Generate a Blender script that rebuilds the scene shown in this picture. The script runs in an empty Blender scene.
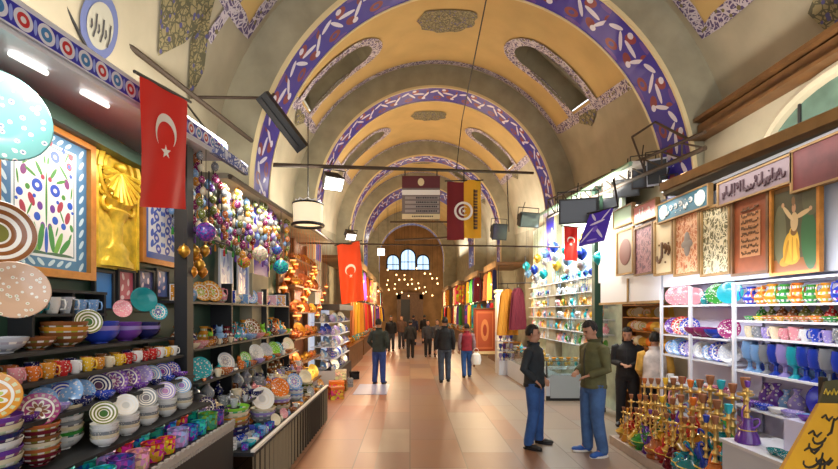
import bpy, math, random
from mathutils import Vector, Matrix
S = bpy.context.scene
COL = S.collection
PI = math.pi
rng = random.Random(11)

# ------------------------------------------------------------------ camera, world, exposure
F = 450.0; VX, VY, CH = 410.0, 312.0, 1.95
cam_d = bpy.data.cameras.new('camera'); cam = bpy.data.objects.new('camera', cam_d); COL.objects.link(cam)
cam.location = (0, 0, CH); cam.rotation_euler = (PI/2, 0, 0)
cam_d.sensor_width = 36; cam_d.lens = F/838*36; cam_d.shift_x = (419-VX)/838; cam_d.shift_y = (VY-234.5)/838
cam_d.clip_start = .05
S.camera = cam
W = bpy.data.worlds.new('world'); S.world = W; W.use_nodes = True
W.node_tree.nodes['Background'].inputs[0].default_value = (.92, .95, 1, 1)
W.node_tree.nodes['Background'].inputs[1].default_value = 2.2
S.view_settings.view_transform = 'Standard'; S.view_settings.look = 'None'
S.view_settings.gamma = 1; S.view_settings.use_curve_mapping = False
S.view_settings.exposure = 0.0

def area(name, loc, rot, sx, sy, power, col=(1, .93, .82)):
    d = bpy.data.lights.new(name, 'AREA'); d.shape = 'RECTANGLE'; d.size = sx; d.size_y = sy
    d.energy = power; d.color = col
    o = bpy.data.objects.new(name, d); COL.objects.link(o); o.location = loc; o.rotation_euler = rot
    return o
def point(name, loc, power, col=(1, .8, .5), r=.06):
    d = bpy.data.lights.new(name, 'POINT'); d.energy = power; d.color = col; d.shadow_soft_size = r
    o = bpy.data.objects.new(name, d); COL.objects.link(o); o.location = loc
    return o
# added unseen fill lights above the shop canopies, washing each vault bay
for i, (Y, L, p) in enumerate([(1.5, 3, 60), (4.4, 3, 85), (9.6, 3.6, 120), (16, 4.5, 150), (22.6, 4, 120), (32, 8, 190)]):
    k = .11*max(0, Y-6)
    area('vault_fill_light', (-1.95, Y, 3.75+k), (0, PI-.75, 0), .3, L, p*.5, (1, .93, .82))
    area('vault_fill_light', (3.55, Y, 3.75+k), (0, PI+.75, 0), .3, L, p*.5, (1, .93, .82))
# fluorescent battens under the canopies
for (x, Y, z, L, ry, p, c) in [(-2.02, 3.0, 3.2, 1.9, .35, 18, (1, .95, .86)), (-2.0, 6.1, 3.38, 2.4, .45, 24, (1, .93, .8)),
                       (3.3, 4.6, 3.42, 2.2, -.45, 8, (1, .97, .92)), (3.35, 6.6, 3.42, 1.4, -.4, 7, (1, .97, .92)),
                       (3.35, 10.6, 3.7, 3.5, -.3, 95, (.95, 1, .96)), (-2.0, 10.2, 3.7, 3.0, .4, 70, (1, .85, .62))]:
    area('canopy_strip_light', (x, Y, z), (0, ry, 0), .12, L, p, c)
area('shop_light', (3.3, 11.3, 4.2), (0, -.55, 0), .3, 5, 160, (.96, 1, .95))
area('shop_light', (3.1, 8.0, 3.3), (0, -.8, 0), .2, 1.4, 22, (1, .9, .7))
for Y in (14.5, 18, 22.5, 28, 34, 40):
    point('stall_lamp_light', (-1.4, Y, 2.9), 150, (1, .74, .46)); point('stall_lamp_light', (2.6, Y, 2.9), 150, (1, .74, .46))

# ------------------------------------------------------------------ helpers
def c(r, g, b):
    f = lambda v: ((v/255+.055)/1.055)**2.4 if v > 10 else v/255/12.92
    return (f(r), f(g), f(b), 1)
def at(px, py, X=None, Y=None):
    if Y is None: Y = X*F/(px-VX)
    return Vector(((px-VX)/F*Y, Y, CH+(VY-py)/F*Y))
def YX(px, X): return X*F/(px-VX)
PAL = {'cobalt blue': c(40, 70, 185), 'turquoise': c(40, 175, 190), 'teal': c(10, 120, 125), 'purple': c(110, 60, 160), 'orange': c(225, 120, 40),
       'yellow': c(235, 190, 50), 'cream': c(232, 218, 185), 'white': c(235, 235, 232), 'red': c(195, 40, 40), 'maroon': c(110, 25, 40),
       'green': c(60, 150, 60), 'lime green': c(140, 215, 60), 'brown': c(140, 85, 45), 'pink': c(225, 150, 160), 'navy': c(30, 35, 95), 'grey': c(140, 145, 150),
       'amber': c(215, 145, 45), 'light blue': c(130, 175, 225), 'lavender': c(165, 150, 215), 'black': c(25, 25, 28), 'magenta': c(150, 45, 110),
       'copper': c(190, 105, 55), 'gold': c(215, 165, 60), 'silver': c(190, 195, 205), 'olive': c(110, 120, 50)}
ORD = ['first', 'second', 'third', 'fourth', 'fifth', 'sixth', 'seventh', 'eighth', 'ninth', 'tenth', 'eleventh', 'twelfth', 'thirteenth',
       'fourteenth', 'fifteenth', 'sixteenth', 'seventeenth', 'eighteenth', 'nineteenth', 'twentieth']
def ordn(i):
    if i < 20: return ORD[i]
    t = (i+1)//10; u = (i+1) % 10
    T = {2: 'twenty', 3: 'thirty', 4: 'forty', 5: 'fifty'}[t]
    return T+'-'+ORD[u-1] if u else {2: 'twentieth', 3: 'thirtieth', 4: 'fortieth', 5: 'fiftieth'}[t]

def nmat(name):
    m = bpy.data.materials.new(name); m.use_nodes = True
    nt = m.node_tree; return m, nt, nt.nodes['Principled BSDF']
def mat(name, col, rough=.6, metal=0, emit=None, es=1, noise=0, nscale=8, trans=0, bump=0, coat=0):
    m, nt, b = nmat(name)
    b.inputs['Base Color'].default_value = col; b.inputs['Roughness'].default_value = rough; b.inputs['Metallic'].default_value = metal
    b.inputs['Transmission Weight'].default_value = trans; b.inputs['Coat Weight'].default_value = coat
    if emit: b.inputs['Emission Color'].default_value = emit; b.inputs['Emission Strength'].default_value = es
    if noise or bump:
        n = nt.nodes.new('ShaderNodeTexNoise'); n.inputs['Scale'].default_value = nscale; n.inputs['Detail'].default_value = 5
        g = nt.nodes.new('ShaderNodeTexCoord'); nt.links.new(g.outputs['Object'], n.inputs['Vector'])
        if noise:
            r = nt.nodes.new('ShaderNodeValToRGB')
            r.color_ramp.elements[0].position = .3; r.color_ramp.elements[1].position = .7
            r.color_ramp.elements[0].color = tuple(v*(1-noise) for v in col[:3])+(1,)
            r.color_ramp.elements[1].color = tuple(min(1, v*(1+noise*.6)) for v in col[:3])+(1,)
            nt.links.new(n.outputs['Fac'], r.inputs['Fac']); nt.links.new(r.outputs['Color'], b.inputs['Base Color'])
        if bump:
            bp = nt.nodes.new('ShaderNodeBump'); bp.inputs['Strength'].default_value = bump
            nt.links.new(n.outputs['Fac'], bp.inputs['Height']); nt.links.new(bp.outputs['Normal'], b.inputs['Normal'])
    return m
class NG:
    def __init__(s, nt): s.nt = nt
    def math(s, op, a, b=None, cc=None, clamp=False):
        n = s.nt.nodes.new('ShaderNodeMath'); n.operation = op; n.use_clamp = clamp
        for i, v in enumerate((a, b, cc)):
            if v is None: continue
            if isinstance(v, (int, float)): n.inputs[i].default_value = v
            else: s.nt.links.new(v, n.inputs[i])
        return n.outputs[0]
    def mix(s, f, a, b):
        n = s.nt.nodes.new('ShaderNodeMix'); n.data_type = 'RGBA'
        for k, v in ((0, f), (6, a), (7, b)):
            if isinstance(v, (int, float, tuple)): n.inputs[k].default_value = v
            else: s.nt.links.new(v, n.inputs[k])
        return n.outputs[2]
    def sep(s, v):
        n = s.nt.nodes.new('ShaderNodeSeparateXYZ'); s.nt.links.new(v, n.inputs[0]); return n.outputs
    def comb(s, x, y, z=0):
        n = s.nt.nodes.new('ShaderNodeCombineXYZ')
        for i, v in enumerate((x, y, z)):
            if isinstance(v, (int, float)): n.inputs[i].default_value = v
            else: s.nt.links.new(v, n.inputs[i])
        return n.outputs[0]
    def ellipse(s, vec, cx, cy, a, b, ang, rect=False):
        n = s.nt.nodes.new('ShaderNodeMapping'); n.vector_type = 'TEXTURE'
        n.inputs['Location'].default_value = (cx, cy, 0); n.inputs['Rotation'].default_value = (0, 0, math.radians(ang)); n.inputs['Scale'].default_value = (a, b, 1)
        s.nt.links.new(vec, n.inputs[0])
        o = s.sep(n.outputs[0])
        if rect:
            d = s.math('MAXIMUM', s.math('ABSOLUTE', o[0]), s.math('ABSOLUTE', o[1]))
        else:
            d = s.math('SQRT', s.math('ADD', s.math('MULTIPLY', o[0], o[0]), s.math('MULTIPLY', o[1], o[1])))
        return s.math('LESS_THAN', d, 1.0)
def motif(name, base, shapes, rep=(1, 1), mirror=False, rough=.35, metal=0, jitter=0):
    """painted tile / print: ellipses and rectangles in UV space, repeated and optionally mirrored"""
    m, nt, b = nmat(name); g = NG(nt)
    uv = nt.nodes.new('ShaderNodeUVMap'); o = g.sep(uv.outputs[0])
    u = g.math('FRACT', g.math('MULTIPLY', o[0], rep[0])) if rep[0] != 1 else o[0]
    v = g.math('FRACT', g.math('MULTIPLY', o[1], rep[1])) if rep[1] != 1 else o[1]
    if mirror: u = g.math('ABSOLUTE', g.math('SUBTRACT', u, .5))
    vec = g.comb(u, v)
    col = base
    if name == 'blue_vault_tiles': shapes = [(q[0], q[1], q[2], q[3]*(1.35 if q[6][0] > .2 and q[6][1] < .1 else 1.3), q[4]*(1.3 if q[6][0] > .2 and q[6][1] < .1 else 1.2), q[5], q[6]) for q in shapes]
    for sh in shapes:
        f = g.ellipse(vec, *sh[1:6], rect=sh[0] == 'r'); col = g.mix(f, col, sh[6])
    if isinstance(col, tuple): b.inputs['Base Color'].default_value = col
    else: nt.links.new(col, b.inputs['Base Color'])
    b.inputs['Roughness'].default_value = rough; b.inputs['Metallic'].default_value = metal
    return m
def arabesque(name, c1, c2, c3, scale=14, uvmode=True, rough=.6):
    """dense scrolling ornament"""
    m, nt, b = nmat(name); g = NG(nt)
    tc = nt.nodes.new('ShaderNodeTexCoord')
    vo = nt.nodes.new('ShaderNodeTexVoronoi'); vo.feature = 'DISTANCE_TO_EDGE'; vo.inputs['Scale'].default_value = scale
    vo2 = nt.nodes.new('ShaderNodeTexVoronoi'); vo2.inputs['Scale'].default_value = scale*.9
    wv = nt.nodes.new('ShaderNodeTexNoise'); wv.inputs['Scale'].default_value = scale*.35; wv.inputs['Distortion'].default_value = 2.5
    for n in (vo, vo2, wv): nt.links.new(tc.outputs['UV' if uvmode else 'Object'], n.inputs['Vector'])
    w = g.math('LESS_THAN', g.math('ABSOLUTE', g.math('SUBTRACT', g.math('FRACT', g.math('MULTIPLY', wv.outputs['Fac'], 5)), .5)), .16)
    e = g.math('LESS_THAN', vo.outputs['Distance'], .07)
    d = g.math('LESS_THAN', vo2.outputs['Distance'], .25)
    col = g.mix(e, c1, c2); col = g.mix(w, col, c2); col = g.mix(d, col, c3)
    nt.links.new(col, b.inputs['Base Color']); b.inputs['Roughness'].default_value = rough
    return m
def objcol_mat(name, kind='plain', rough=.2, metal=0, trans=0, coat=.3):
    """glaze whose colour is the object's own colour, with painted pattern"""
    m, nt, b = nmat(name); g = NG(nt)
    oi = nt.nodes.new('ShaderNodeObjectInfo'); col = oi.outputs['Color']
    tc = nt.nodes.new('ShaderNodeTexCoord'); o = g.sep(tc.outputs['Object'])
    hs = nt.nodes.new('ShaderNodeHueSaturation'); hs.inputs['Hue'].default_value = .62; hs.inputs['Saturation'].default_value = .9; hs.inputs['Value'].default_value = .75
    nt.links.new(col, hs.inputs['Color']); alt = hs.outputs[0]
    white = c(236, 232, 222)
    r = g.math('SQRT', g.math('ADD', g.math('MULTIPLY', o[0], o[0]), g.math('MULTIPLY', o[1], o[1])))
    th = g.math('ARCTAN2', o[1], o[0])
    if kind == 'plate':     # rim ring, petal rosette; plate radius 1
        pet = g.math('ABSOLUTE', g.math('SINE', g.math('MULTIPLY', th, 4)))
        f = g.math('LESS_THAN', r, g.math('MULTIPLY_ADD', pet, .3, .28)); col2 = g.mix(f, col, white)
        f = g.math('LESS_THAN', r, g.math('MULTIPLY_ADD', pet, .25, .2)); col2 = g.mix(f, col2, alt)
        f = g.math('LESS_THAN', r, .16); col2 = g.mix(f, col2, white)
        rg = g.math('LESS_THAN', g.math('ABSOLUTE', g.math('SUBTRACT', r, .68)), .05); col2 = g.mix(rg, col2, white)
        dots = g.math('MULTIPLY', g.math('GREATER_THAN', g.math('SINE', g.math('MULTIPLY', th, 16)), .2), g.math('LESS_THAN', g.math('ABSOLUTE', g.math('SUBTRACT', r, .84)), .07))
        col = g.mix(dots, col2, g.mix(.4, alt, white))
    elif kind == 'rings':
        f = g.math('GREATER_THAN', g.math('SINE', g.math('MULTIPLY', r, 26)), .1); col = g.mix(f, col, white)
        f = g.math('LESS_THAN', r, .3); col = g.mix(f, col, alt)
    elif kind == 'banded':
        f = g.math('LESS_THAN', g.math('ABSOLUTE', g.math('SUBTRACT', g.math('FRACT', g.math('MULTIPLY', o[2], 3.1)), .5)), .17)
        zz = g.math('GREATER_THAN', g.math('SINE', g.math('MULTIPLY', th, 10)), 0)
        col = g.mix(f, col, g.mix(zz, white, alt))
    elif kind == 'speckle':
        vo = nt.nodes.new('ShaderNodeTexVoronoi'); vo.inputs['Scale'].default_value = 5
        nt.links.new(tc.outputs['Object'], vo.inputs['Vector'])
        f = g.math('LESS_THAN', vo.outputs['Distance'], .28); col = g.mix(f, col, white)
        f = g.math('LESS_THAN', vo.outputs['Distance'], .14); col = g.mix(f, col, alt)
    elif kind == 'mosaic':
        vo = nt.nodes.new('ShaderNodeTexVoronoi'); vo.inputs['Scale'].default_value = 6
        nt.links.new(tc.outputs['Object'], vo.inputs['Vector'])
        hs2 = nt.nodes.new('ShaderNodeHueSaturation'); nt.links.new(col, hs2.inputs['Color'])
        s3 = g.sep(vo.outputs['Color']); nt.links.new(g.math('MULTIPLY_ADD', s3[0], .25, .38), hs2.inputs['Hue']); nt.links.new(g.math('MULTIPLY_ADD', s3[1], .9, .5), hs2.inputs['Value'])
        col = hs2.outputs[0]
    nt.links.new(col, b.inputs['Base Color'])
    b.inputs['Roughness'].default_value = rough; b.inputs['Metallic'].default_value = metal
    b.inputs['Transmission Weight'].default_value = trans; b.inputs['Coat Weight'].default_value = coat
    return m

class MB:
    def __init__(s): s.v = []; s.f = []; s.m = []; s.uv = []
    def add(s, vs, fs, mi=0, uvs=None):
        n = len(s.v); s.v += [Vector(v) for v in vs]
        for k, f in enumerate(fs):
            s.f.append([i+n for i in f]); s.m.append(mi); s.uv.append(uvs[k] if uvs else None)
        return s
    def box(s, lo, hi, mi=0):
        x0, y0, z0 = lo; x1, y1, z1 = hi
        vs = [(x0,y0,z0),(x1,y0,z0),(x1,y1,z0),(x0,y1,z0),(x0,y0,z1),(x1,y0,z1),(x1,y1,z1),(x0,y1,z1)]
        q = [(0,0),(1,0),(1,1),(0,1)]
        return s.add(vs, [(0,3,2,1),(4,5,6,7),(0,1,5,4),(1,2,6,5),(2,3,7,6),(3,0,4,7)], mi, [q]*6)
    def quad(s, a, b, cc, d, mi=0, uv=((0,0),(1,0),(1,1),(0,1))): return s.add([a,b,cc,d], [(0,1,2,3)], mi, [list(uv)])
    def lathe(s, prof, seg=16, mi=0, ctr=(0,0,0), close=False):
        vs = []; n = len(prof)
        for i in range(seg):
            a = 2*PI*i/seg
            for r, z in prof: vs.append((ctr[0]+r*math.cos(a), ctr[1]+r*math.sin(a), ctr[2]+z))
        fs = []
        for i in range(seg):
            j = (i+1) % seg
            for k in range(n-1): fs.append((i*n+k, j*n+k, j*n+k+1, i*n+k+1))
        if close:
            fs.append([i*n for i in range(seg)][::-1]); fs.append([i*n+n-1 for i in range(seg)])
        return s.add(vs, fs, mi)
    def tube(s, pts, r, seg=8, mi=0, cap=True):
        pts = [Vector(p) for p in pts]; rs = r if isinstance(r, (list, tuple)) else [r]*len(pts)
        vs = []; up = None
        for i, p in enumerate(pts):
            d = (pts[min(i+1, len(pts)-1)]-pts[max(i-1, 0)]).normalized()
            if up is None: up = Vector((0,0,1)) if abs(d.z) < .9 else Vector((0,1,0))
            a = d.cross(up).normalized(); b = a.cross(d).normalized(); up = b
            rr = rs[i]; ra, rb = (rr if isinstance(rr, tuple) else (rr, rr))
            for k in range(seg):
                t = 2*PI*k/seg; vs.append(p+a*math.cos(t)*ra+b*math.sin(t)*rb)
        fs = []
        for i in range(len(pts)-1):
            for k in range(seg):
                l = (k+1) % seg; fs.append((i*seg+k, i*seg+l, (i+1)*seg+l, (i+1)*seg+k))
        if cap: fs.append(list(range(seg))[::-1]); fs.append([(len(pts)-1)*seg+k for k in range(seg)])
        return s.add(vs, fs, mi)
    def ell(s, ctr, rad, seg=14, rings=8, mi=0, rot=None):
        vs = []; ctr = Vector(ctr)
        for i in range(rings+1):
            ph = PI*i/rings
            for k in range(seg):
                t = 2*PI*k/seg; p = Vector((rad[0]*math.sin(ph)*math.cos(t), rad[1]*math.sin(ph)*math.sin(t), rad[2]*math.cos(ph)))
                if rot: p = rot @ p
                vs.append(ctr+p)
        fs = []
        for i in range(rings):
            for k in range(seg):
                l = (k+1) % seg; fs.append((i*seg+k, (i+1)*seg+k, (i+1)*seg+l, i*seg+l))
        return s.add(vs, fs, mi)
    def torus(s, ctr, R, r, seg=16, rs=6, mi=0, axis='z', arc=(0, 2*PI)):
        pts = []
        full = abs(arc[1]-arc[0]-2*PI) < 1e-4
        for i in range(seg+1):
            t = arc[0]+(arc[1]-arc[0])*i/seg
            u, v = R*math.cos(t), R*math.sin(t)
            p = {'z': (u, v, 0), 'y': (u, 0, v), 'x': (0, u, v)}[axis]
            pts.append(Vector(ctr)+Vector(p))
        return s.tube(pts, r, rs, mi, cap=not full)
    def grid(s, fn, nu, nv, mi=0, uvf=None, skip=None):
        vs = [fn(i/nu, j/nv) for j in range(nv+1) for i in range(nu+1)]
        fs = []; uvs = []
        for j in range(nv):
            for i in range(nu):
                if skip and skip((i+.5)/nu, (j+.5)/nv): continue
                q = [(i, j), (i+1, j), (i+1, j+1), (i, j+1)]
                fs.append([b*(nu+1)+a for a, b in q])
                uvs.append([(uvf(a/nu, b/nv) if uvf else (a/nu, b/nv)) for a, b in q])
        return s.add(vs, fs, mi, uvs)
    def slab(s, a, b, cc, d, t, mi=0, back=None):
        """four-cornered panel of thickness t behind its face abcd (seen counter-clockwise)"""
        a, b, cc, d = map(Vector, (a, b, cc, d)); n = (b-a).cross(d-a).normalized()*t
        A, B, C_, D = a-n, b-n, cc-n, d-n
        bk = mi if back is None else back
        s.quad(a, b, cc, d, mi)
        q = [[(0,0),(1,0),(1,1),(0,1)]]*5
        return s.add([a,b,cc,d,A,B,C_,D], [(5,4,7,6),(4,5,1,0),(5,6,2,1),(6,7,3,2),(7,4,0,3)], bk, q)
    def mesh(s, name, mats, smooth=True, shift=None):
        me = bpy.data.meshes.new(name)
        vs = [v-shift for v in s.v] if shift is not None else s.v
        me.from_pydata(vs, [], s.f)
        for m in (mats if isinstance(mats, (list, tuple)) else [mats]): me.materials.append(m)
        me.polygons.foreach_set('material_index', s.m)
        if any(u for u in s.uv):
            l = me.uv_layers.new(name='UVMap'); k = 0; dat = []
            for f, u in zip(s.f, s.uv):
                for q in range(len(f)): dat += list(u[q]) if u else [0, 0]
            l.data.foreach_set('uv', dat)
        if smooth:
            me.polygons.foreach_set('use_smooth', [True]*len(s.f))
            try: me.set_sharp_from_angle(angle=math.radians(38))
            except Exception: pass
        me.update()
        return me
def T(o, label=None, cat=None, group=None, kind=None):
    if label: o['label'] = label
    if cat: o['category'] = cat
    if group: o['group'] = group
    if kind: o['kind'] = kind
    return o
def wloc(o):
    v = Vector((0, 0, 0))
    while o: v = v+o.location; o = o.parent
    return v
def part(name, mb, mats, parent, smooth=True, local=False):
    """a part; its mesh is given in world coordinates unless local"""
    sh = None if local else wloc(parent)
    o = bpy.data.objects.new(name, mb.mesh(name, mats, smooth, sh)); COL.objects.link(o); o.parent = parent
    return o
def empty(name, loc, label, cat, group=None):
    o = bpy.data.objects.new(name, None); o.empty_display_size = .1; COL.objects.link(o); o.location = loc
    return T(o, label, cat, group)
def one(name, mb, mats, label, cat, group=None, smooth=True):
    """a thing that is one mesh, origin at the middle of its base"""
    lo = [min(v[i] for v in mb.v) for i in range(3)]; hi = [max(v[i] for v in mb.v) for i in range(3)]
    sh = Vector(((lo[0]+hi[0])/2, (lo[1]+hi[1])/2, lo[2]))
    o = bpy.data.objects.new(name, mb.mesh(name, mats, smooth, sh)); COL.objects.link(o); o.location = sh
    return T(o, label, cat, group)
def struct(name, mb, mats, smooth=False, parent=None):
    o = bpy.data.objects.new(name, mb.mesh(name, mats, smooth)); COL.objects.link(o)
    if parent: o.parent = parent
    else: o['kind'] = 'structure'
    return o
USED = {}
def uniq(label):
    """guards against two things sharing one label by chance"""
    if label in USED: print('DUP LABEL', label)
    USED[label] = 1
    return label
LIB = {}
ATT = {'globe': 1.3, 'lantern': .9, 'lamp': .95, 'hang': .3}
def place(kind, loc, size, colname, label, group=None, rot=(0, 0, 0), cat=None, top=None):
    """first call builds the kind, later calls copy the thing and each of its parts"""
    if kind not in LIB:
        name, catg, parts = KINDS[kind]()
        if len(parts) == 1 and parts[0][0] is None:
            r = bpy.data.objects.new(name, parts[0][1].mesh(name, parts[0][2]))
            LIB[kind] = (r, catg, [])
        else:
            r = bpy.data.objects.new(name, None)
            LIB[kind] = (r, catg, [(bpy.data.objects.new(pn, pm.mesh(pn, pmat)), par) for pn, pm, pmat, par in parts])
        root, catg, subs = LIB[kind]
        r, ch = root, [s_[0] for s_ in subs]
    else:
        root, catg, subs = LIB[kind]
        r = root.copy(); ch = [s_[0].copy() for s_ in subs]
        for k in ('label', 'group', 'category'):
            if k in r: del r[k]
    COL.objects.link(r)
    col = PAL[colname] if isinstance(colname, str) else colname
    r.color = col
    for o, s_ in zip(ch, subs):
        COL.objects.link(o); o.color = col; o.parent = r if s_[1] is None else ch[s_[1]]
    r.location = loc; r.rotation_euler = rot; r.scale = (size,)*3 if isinstance(size, (int, float)) else size
    if top is not None:
        for o, s_ in zip(ch, subs):
            if s_[0].name.split('.')[0] in ('cord', 'chain'):
                o.location = (0, 0, ATT[kind]); o.scale = (1, 1, (top-loc[2])/size-ATT[kind])
    T(r, uniq(label), cat or catg, group)
    return r

# ------------------------------------------------------------------ materials
M = {}
M['plaster'] = mat('aged_plaster', c(180, 170, 146), .85, noise=.16, nscale=1.6, bump=.08)
M['plaster2'] = mat('grey_plaster', c(158, 151, 128), .85, noise=.2, nscale=2.5, bump=.08)
M['ochre'] = mat('ochre_paint', c(204, 172, 112), .8, noise=.12, nscale=1.3)
M['cream'] = mat('cream_line', c(224, 205, 160), .7)
M['dark'] = mat('dark_metal', c(32, 30, 32), .5)
M['iron'] = mat('brown_iron', c(70, 55, 42), .6)
M['blackc'] = mat('black_board', c(28, 30, 34), .55)
M['wood'] = mat('brown_wood', c(110, 75, 42), .5, noise=.3, nscale=6)
M['woodl'] = mat('ochre_wood', c(160, 125, 75), .55, noise=.3, nscale=5)
M['goldw'] = mat('gilt_frame', c(190, 125, 50), .35, .35, noise=.25, nscale=10)
M['white'] = mat('white_lacquer', c(225, 228, 235), .35)
M['whiteb'] = mat('white_board', c(205, 212, 225), .4)
M['lilac'] = mat('lilac_backing', c(208, 208, 234), .5)
M['brass'] = mat('brass', c(226, 190, 110), .28, .75)
M['gold'] = mat('gold', c(214, 184, 56), .4, .3, noise=.35, nscale=14)
M['silver'] = mat('silver', c(205, 210, 220), .22, .9)
M['copper'] = mat('copper', c(215, 115, 55), .28, .85)
M['red'] = mat('flag_red', c(222, 34, 24), .7)
M['orangered'] = mat('flag_orange_red', c(235, 75, 20), .7)
M['fwhite'] = mat('flag_white', c(240, 236, 228), .7)
M['skin'] = mat('skin', c(190, 140, 112), .55)
M['hair'] = mat('black_hair', c(22, 18, 16), .6)
M['eye'] = mat('dark_eye', c(20, 16, 14), .3)
M['lip'] = mat('lips', c(150, 90, 80), .5)
M['green'] = mat('green_board', c(42, 72, 58), .5)
M['bulb'] = mat('warm_bulb', c(255, 205, 140), .5, emit=(1, .62, .28, 1), es=5)
M['spot'] = mat('white_lamp', c(255, 250, 240), .5, emit=(1, .95, .88, 1), es=3.5)
M['glow'] = mat('glowing_glass', c(255, 190, 110), .4, emit=(1, .5, .16, 1), es=1.2)
M['tubeL'] = mat('lit_tube', c(255, 255, 250), .5, emit=(1, .97, .9, 1), es=2.2)
M['glassw'] = mat('green_window_glass', c(95, 120, 108), .15, noise=.3, nscale=3)
M['sky'] = mat('day_window_glass', c(150, 190, 240), .2, emit=(.5, .72, 1, 1), es=1.6)
M['glass'] = mat('clear_glass', c(225, 240, 240), .03, trans=.95)
M['o_plain'] = objcol_mat('plain_glaze')
M['o_plate'] = objcol_mat('painted_plate', 'plate')
M['o_rings'] = objcol_mat('ringed_glaze', 'rings')
M['o_band'] = objcol_mat('banded_glaze', 'banded')
M['o_speck'] = objcol_mat('flowered_glaze', 'speckle')
M['o_mosaic'] = objcol_mat('mosaic_glass', 'mosaic', .15)
M['o_glass'] = objcol_mat('coloured_glass', 'plain', .08, 0, .35)
M['o_metal'] = objcol_mat('tinted_metal', 'plain', .28, .8)
M['o_cloth'] = objcol_mat('dyed_cloth', 'plain', .85, coat=0)
M['o_rug'] = objcol_mat('woven_cloth', 'mosaic', .9, coat=0)
M['arab'] = arabesque('violet_arabesque', c(92, 76, 120), c(205, 195, 205), c(120, 110, 70), 9)
M['arab2'] = arabesque('olive_arabesque', c(150, 138, 100), c(88, 84, 62), c(80, 78, 130), 8)
M['iznik'] = motif('blue_vault_tiles', c(44, 30, 160), [
    ('e', .12, .30, .10, .10, 20, c(128, 36, 52)), ('e', .42, .68, .11, .08, -40, c(128, 36, 52)), ('e', .62, .25, .10, .08, 50, c(140, 42, 60)),
    ('e', .86, .72, .11, .09, 10, c(128, 36, 52)), ('e', .30, .12, .12, .05, 0, c(96, 60, 160)), ('e', .75, .92, .14, .05, 0, c(96, 60, 160)),
    ('e', .12, .30, .05, .045, 20, c(60, 45, 150)), ('e', .86, .72, .05, .045, 20, c(60, 45, 150)),
    ('e', .25, .50, .16, .035, 62, c(225, 222, 240)), ('e', .50, .42, .15, .045, -12, c(225, 222, 240)), ('e', .02, .72, .12, .04, -40, c(225, 222, 240)),
    ('e', .75, .48, .17, .035, -58, c(225, 222, 240)), ('e', .98, .30, .12, .045, 30, c(225, 222, 240)), ('e', .34, .74, .05, .06, 0, c(225, 222, 240)), ('e', .66, .20, .05, .06, 0, c(225, 222, 240))])
M['fascia'] = motif('medallion_fascia', c(38, 45, 175), [
    ('r', .5, .04, .5, .04, 0, c(225, 228, 240)), ('r', .5, .96, .5, .04, 0, c(225, 228, 240)),
    ('e', .25, .5, .20, .40, 0, c(228, 230, 240)), ('e', .25, .5, .13, .26, 0, c(200, 40, 50)), ('e', .25, .5, .06, .12, 0, c(235, 235, 240)),
    ('e', .75, .5, .20, .40, 0, c(225, 228, 240)), ('e', .75, .5, .13, .26, 0, c(60, 130, 190)), ('e', .75, .5, .05, .1, 0, c(235, 235, 240)),
    ('e', 0, .5, .04, .3, 0, c(150, 170, 240)), ('e', .5, .5, .04, .3, 0, c(150, 170, 240)), ('e', 1, .5, .04, .3, 0, c(150, 170, 240))], rep=(1, 1))
M['fascia2'] = arabesque('pale_blue_fascia', c(215, 222, 235), c(70, 90, 170), c(210, 215, 230), 9)
# stone floor
m, nt, b = nmat('stone_floor'); g = NG(nt)
tc = nt.nodes.new('ShaderNodeTexCoord')
mp = nt.nodes.new('ShaderNodeMapping'); mp.inputs['Rotation'].default_value = (0, 0, PI/2); nt.links.new(tc.outputs['Object'], mp.inputs[0])
br = nt.nodes.new('ShaderNodeTexBrick'); nt.links.new(mp.outputs[0], br.inputs['Vector'])
br.inputs['Scale'].default_value = 1; br.inputs['Brick Width'].default_value = 1.25; br.inputs['Row Height'].default_value = .72
br.inputs['Mortar Size'].default_value = .008; br.inputs['Color1'].default_value = (0, 0, 0, 1); br.inputs['Color2'].default_value = (1, 1, 1, 1); br.inputs['Mortar'].default_value = (.5, .5, .5, 1)
br.inputs['Bias'].default_value = 0
rp = nt.nodes.new('ShaderNodeValToRGB'); cr = rp.color_ramp
cols = [c(140, 95, 68), c(172, 132, 98), c(156, 98, 68), c(156, 137, 121), c(181, 137, 95), c(132, 110, 98), c(168, 103, 66), c(174, 151, 128)]
cr.elements[0].position = 0; cr.elements[0].color = cols[0]; cr.elements[1].position = .98; cr.elements[1].color = cols[-1]
for i, cc in enumerate(cols[1:-1]): e = cr.elements.new((i+1)/7.2); e.color = cc
nt.links.new(br.outputs['Color'], rp.inputs['Fac'])
no = nt.nodes.new('ShaderNodeTexNoise'); no.inputs['Scale'].default_value = 2.2; no.inputs['Detail'].default_value = 6; nt.links.new(tc.outputs['Object'], no.inputs['Vector'])
ox = g.sep(tc.outputs['Object'])
col = g.mix(g.math('MULTIPLY', g.math('SUBTRACT', no.outputs['Fac'], .35), .9, clamp=True), rp.outputs[0], c(150, 122, 100))
side = g.math('MULTIPLY', g.math('GREATER_THAN', ox[0], 1.75), .6); col = g.mix(side, col, c(160, 152, 140))
lft = g.math('MULTIPLY', g.math('LESS_THAN', ox[0], -.45), .4); col = g.mix(lft, col, c(190, 105, 62))
col = g.mix(g.math('MULTIPLY', br.outputs['Fac'], .75), col, c(98, 72, 58))
hsf = nt.nodes.new('ShaderNodeHueSaturation'); hsf.inputs['Value'].default_value = .82; nt.links.new(col, hsf.inputs['Color']); nt.links.new(hsf.outputs[0], b.inputs['Base Color']); b.inputs['Roughness'].default_value = .38
M['floor'] = m

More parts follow.
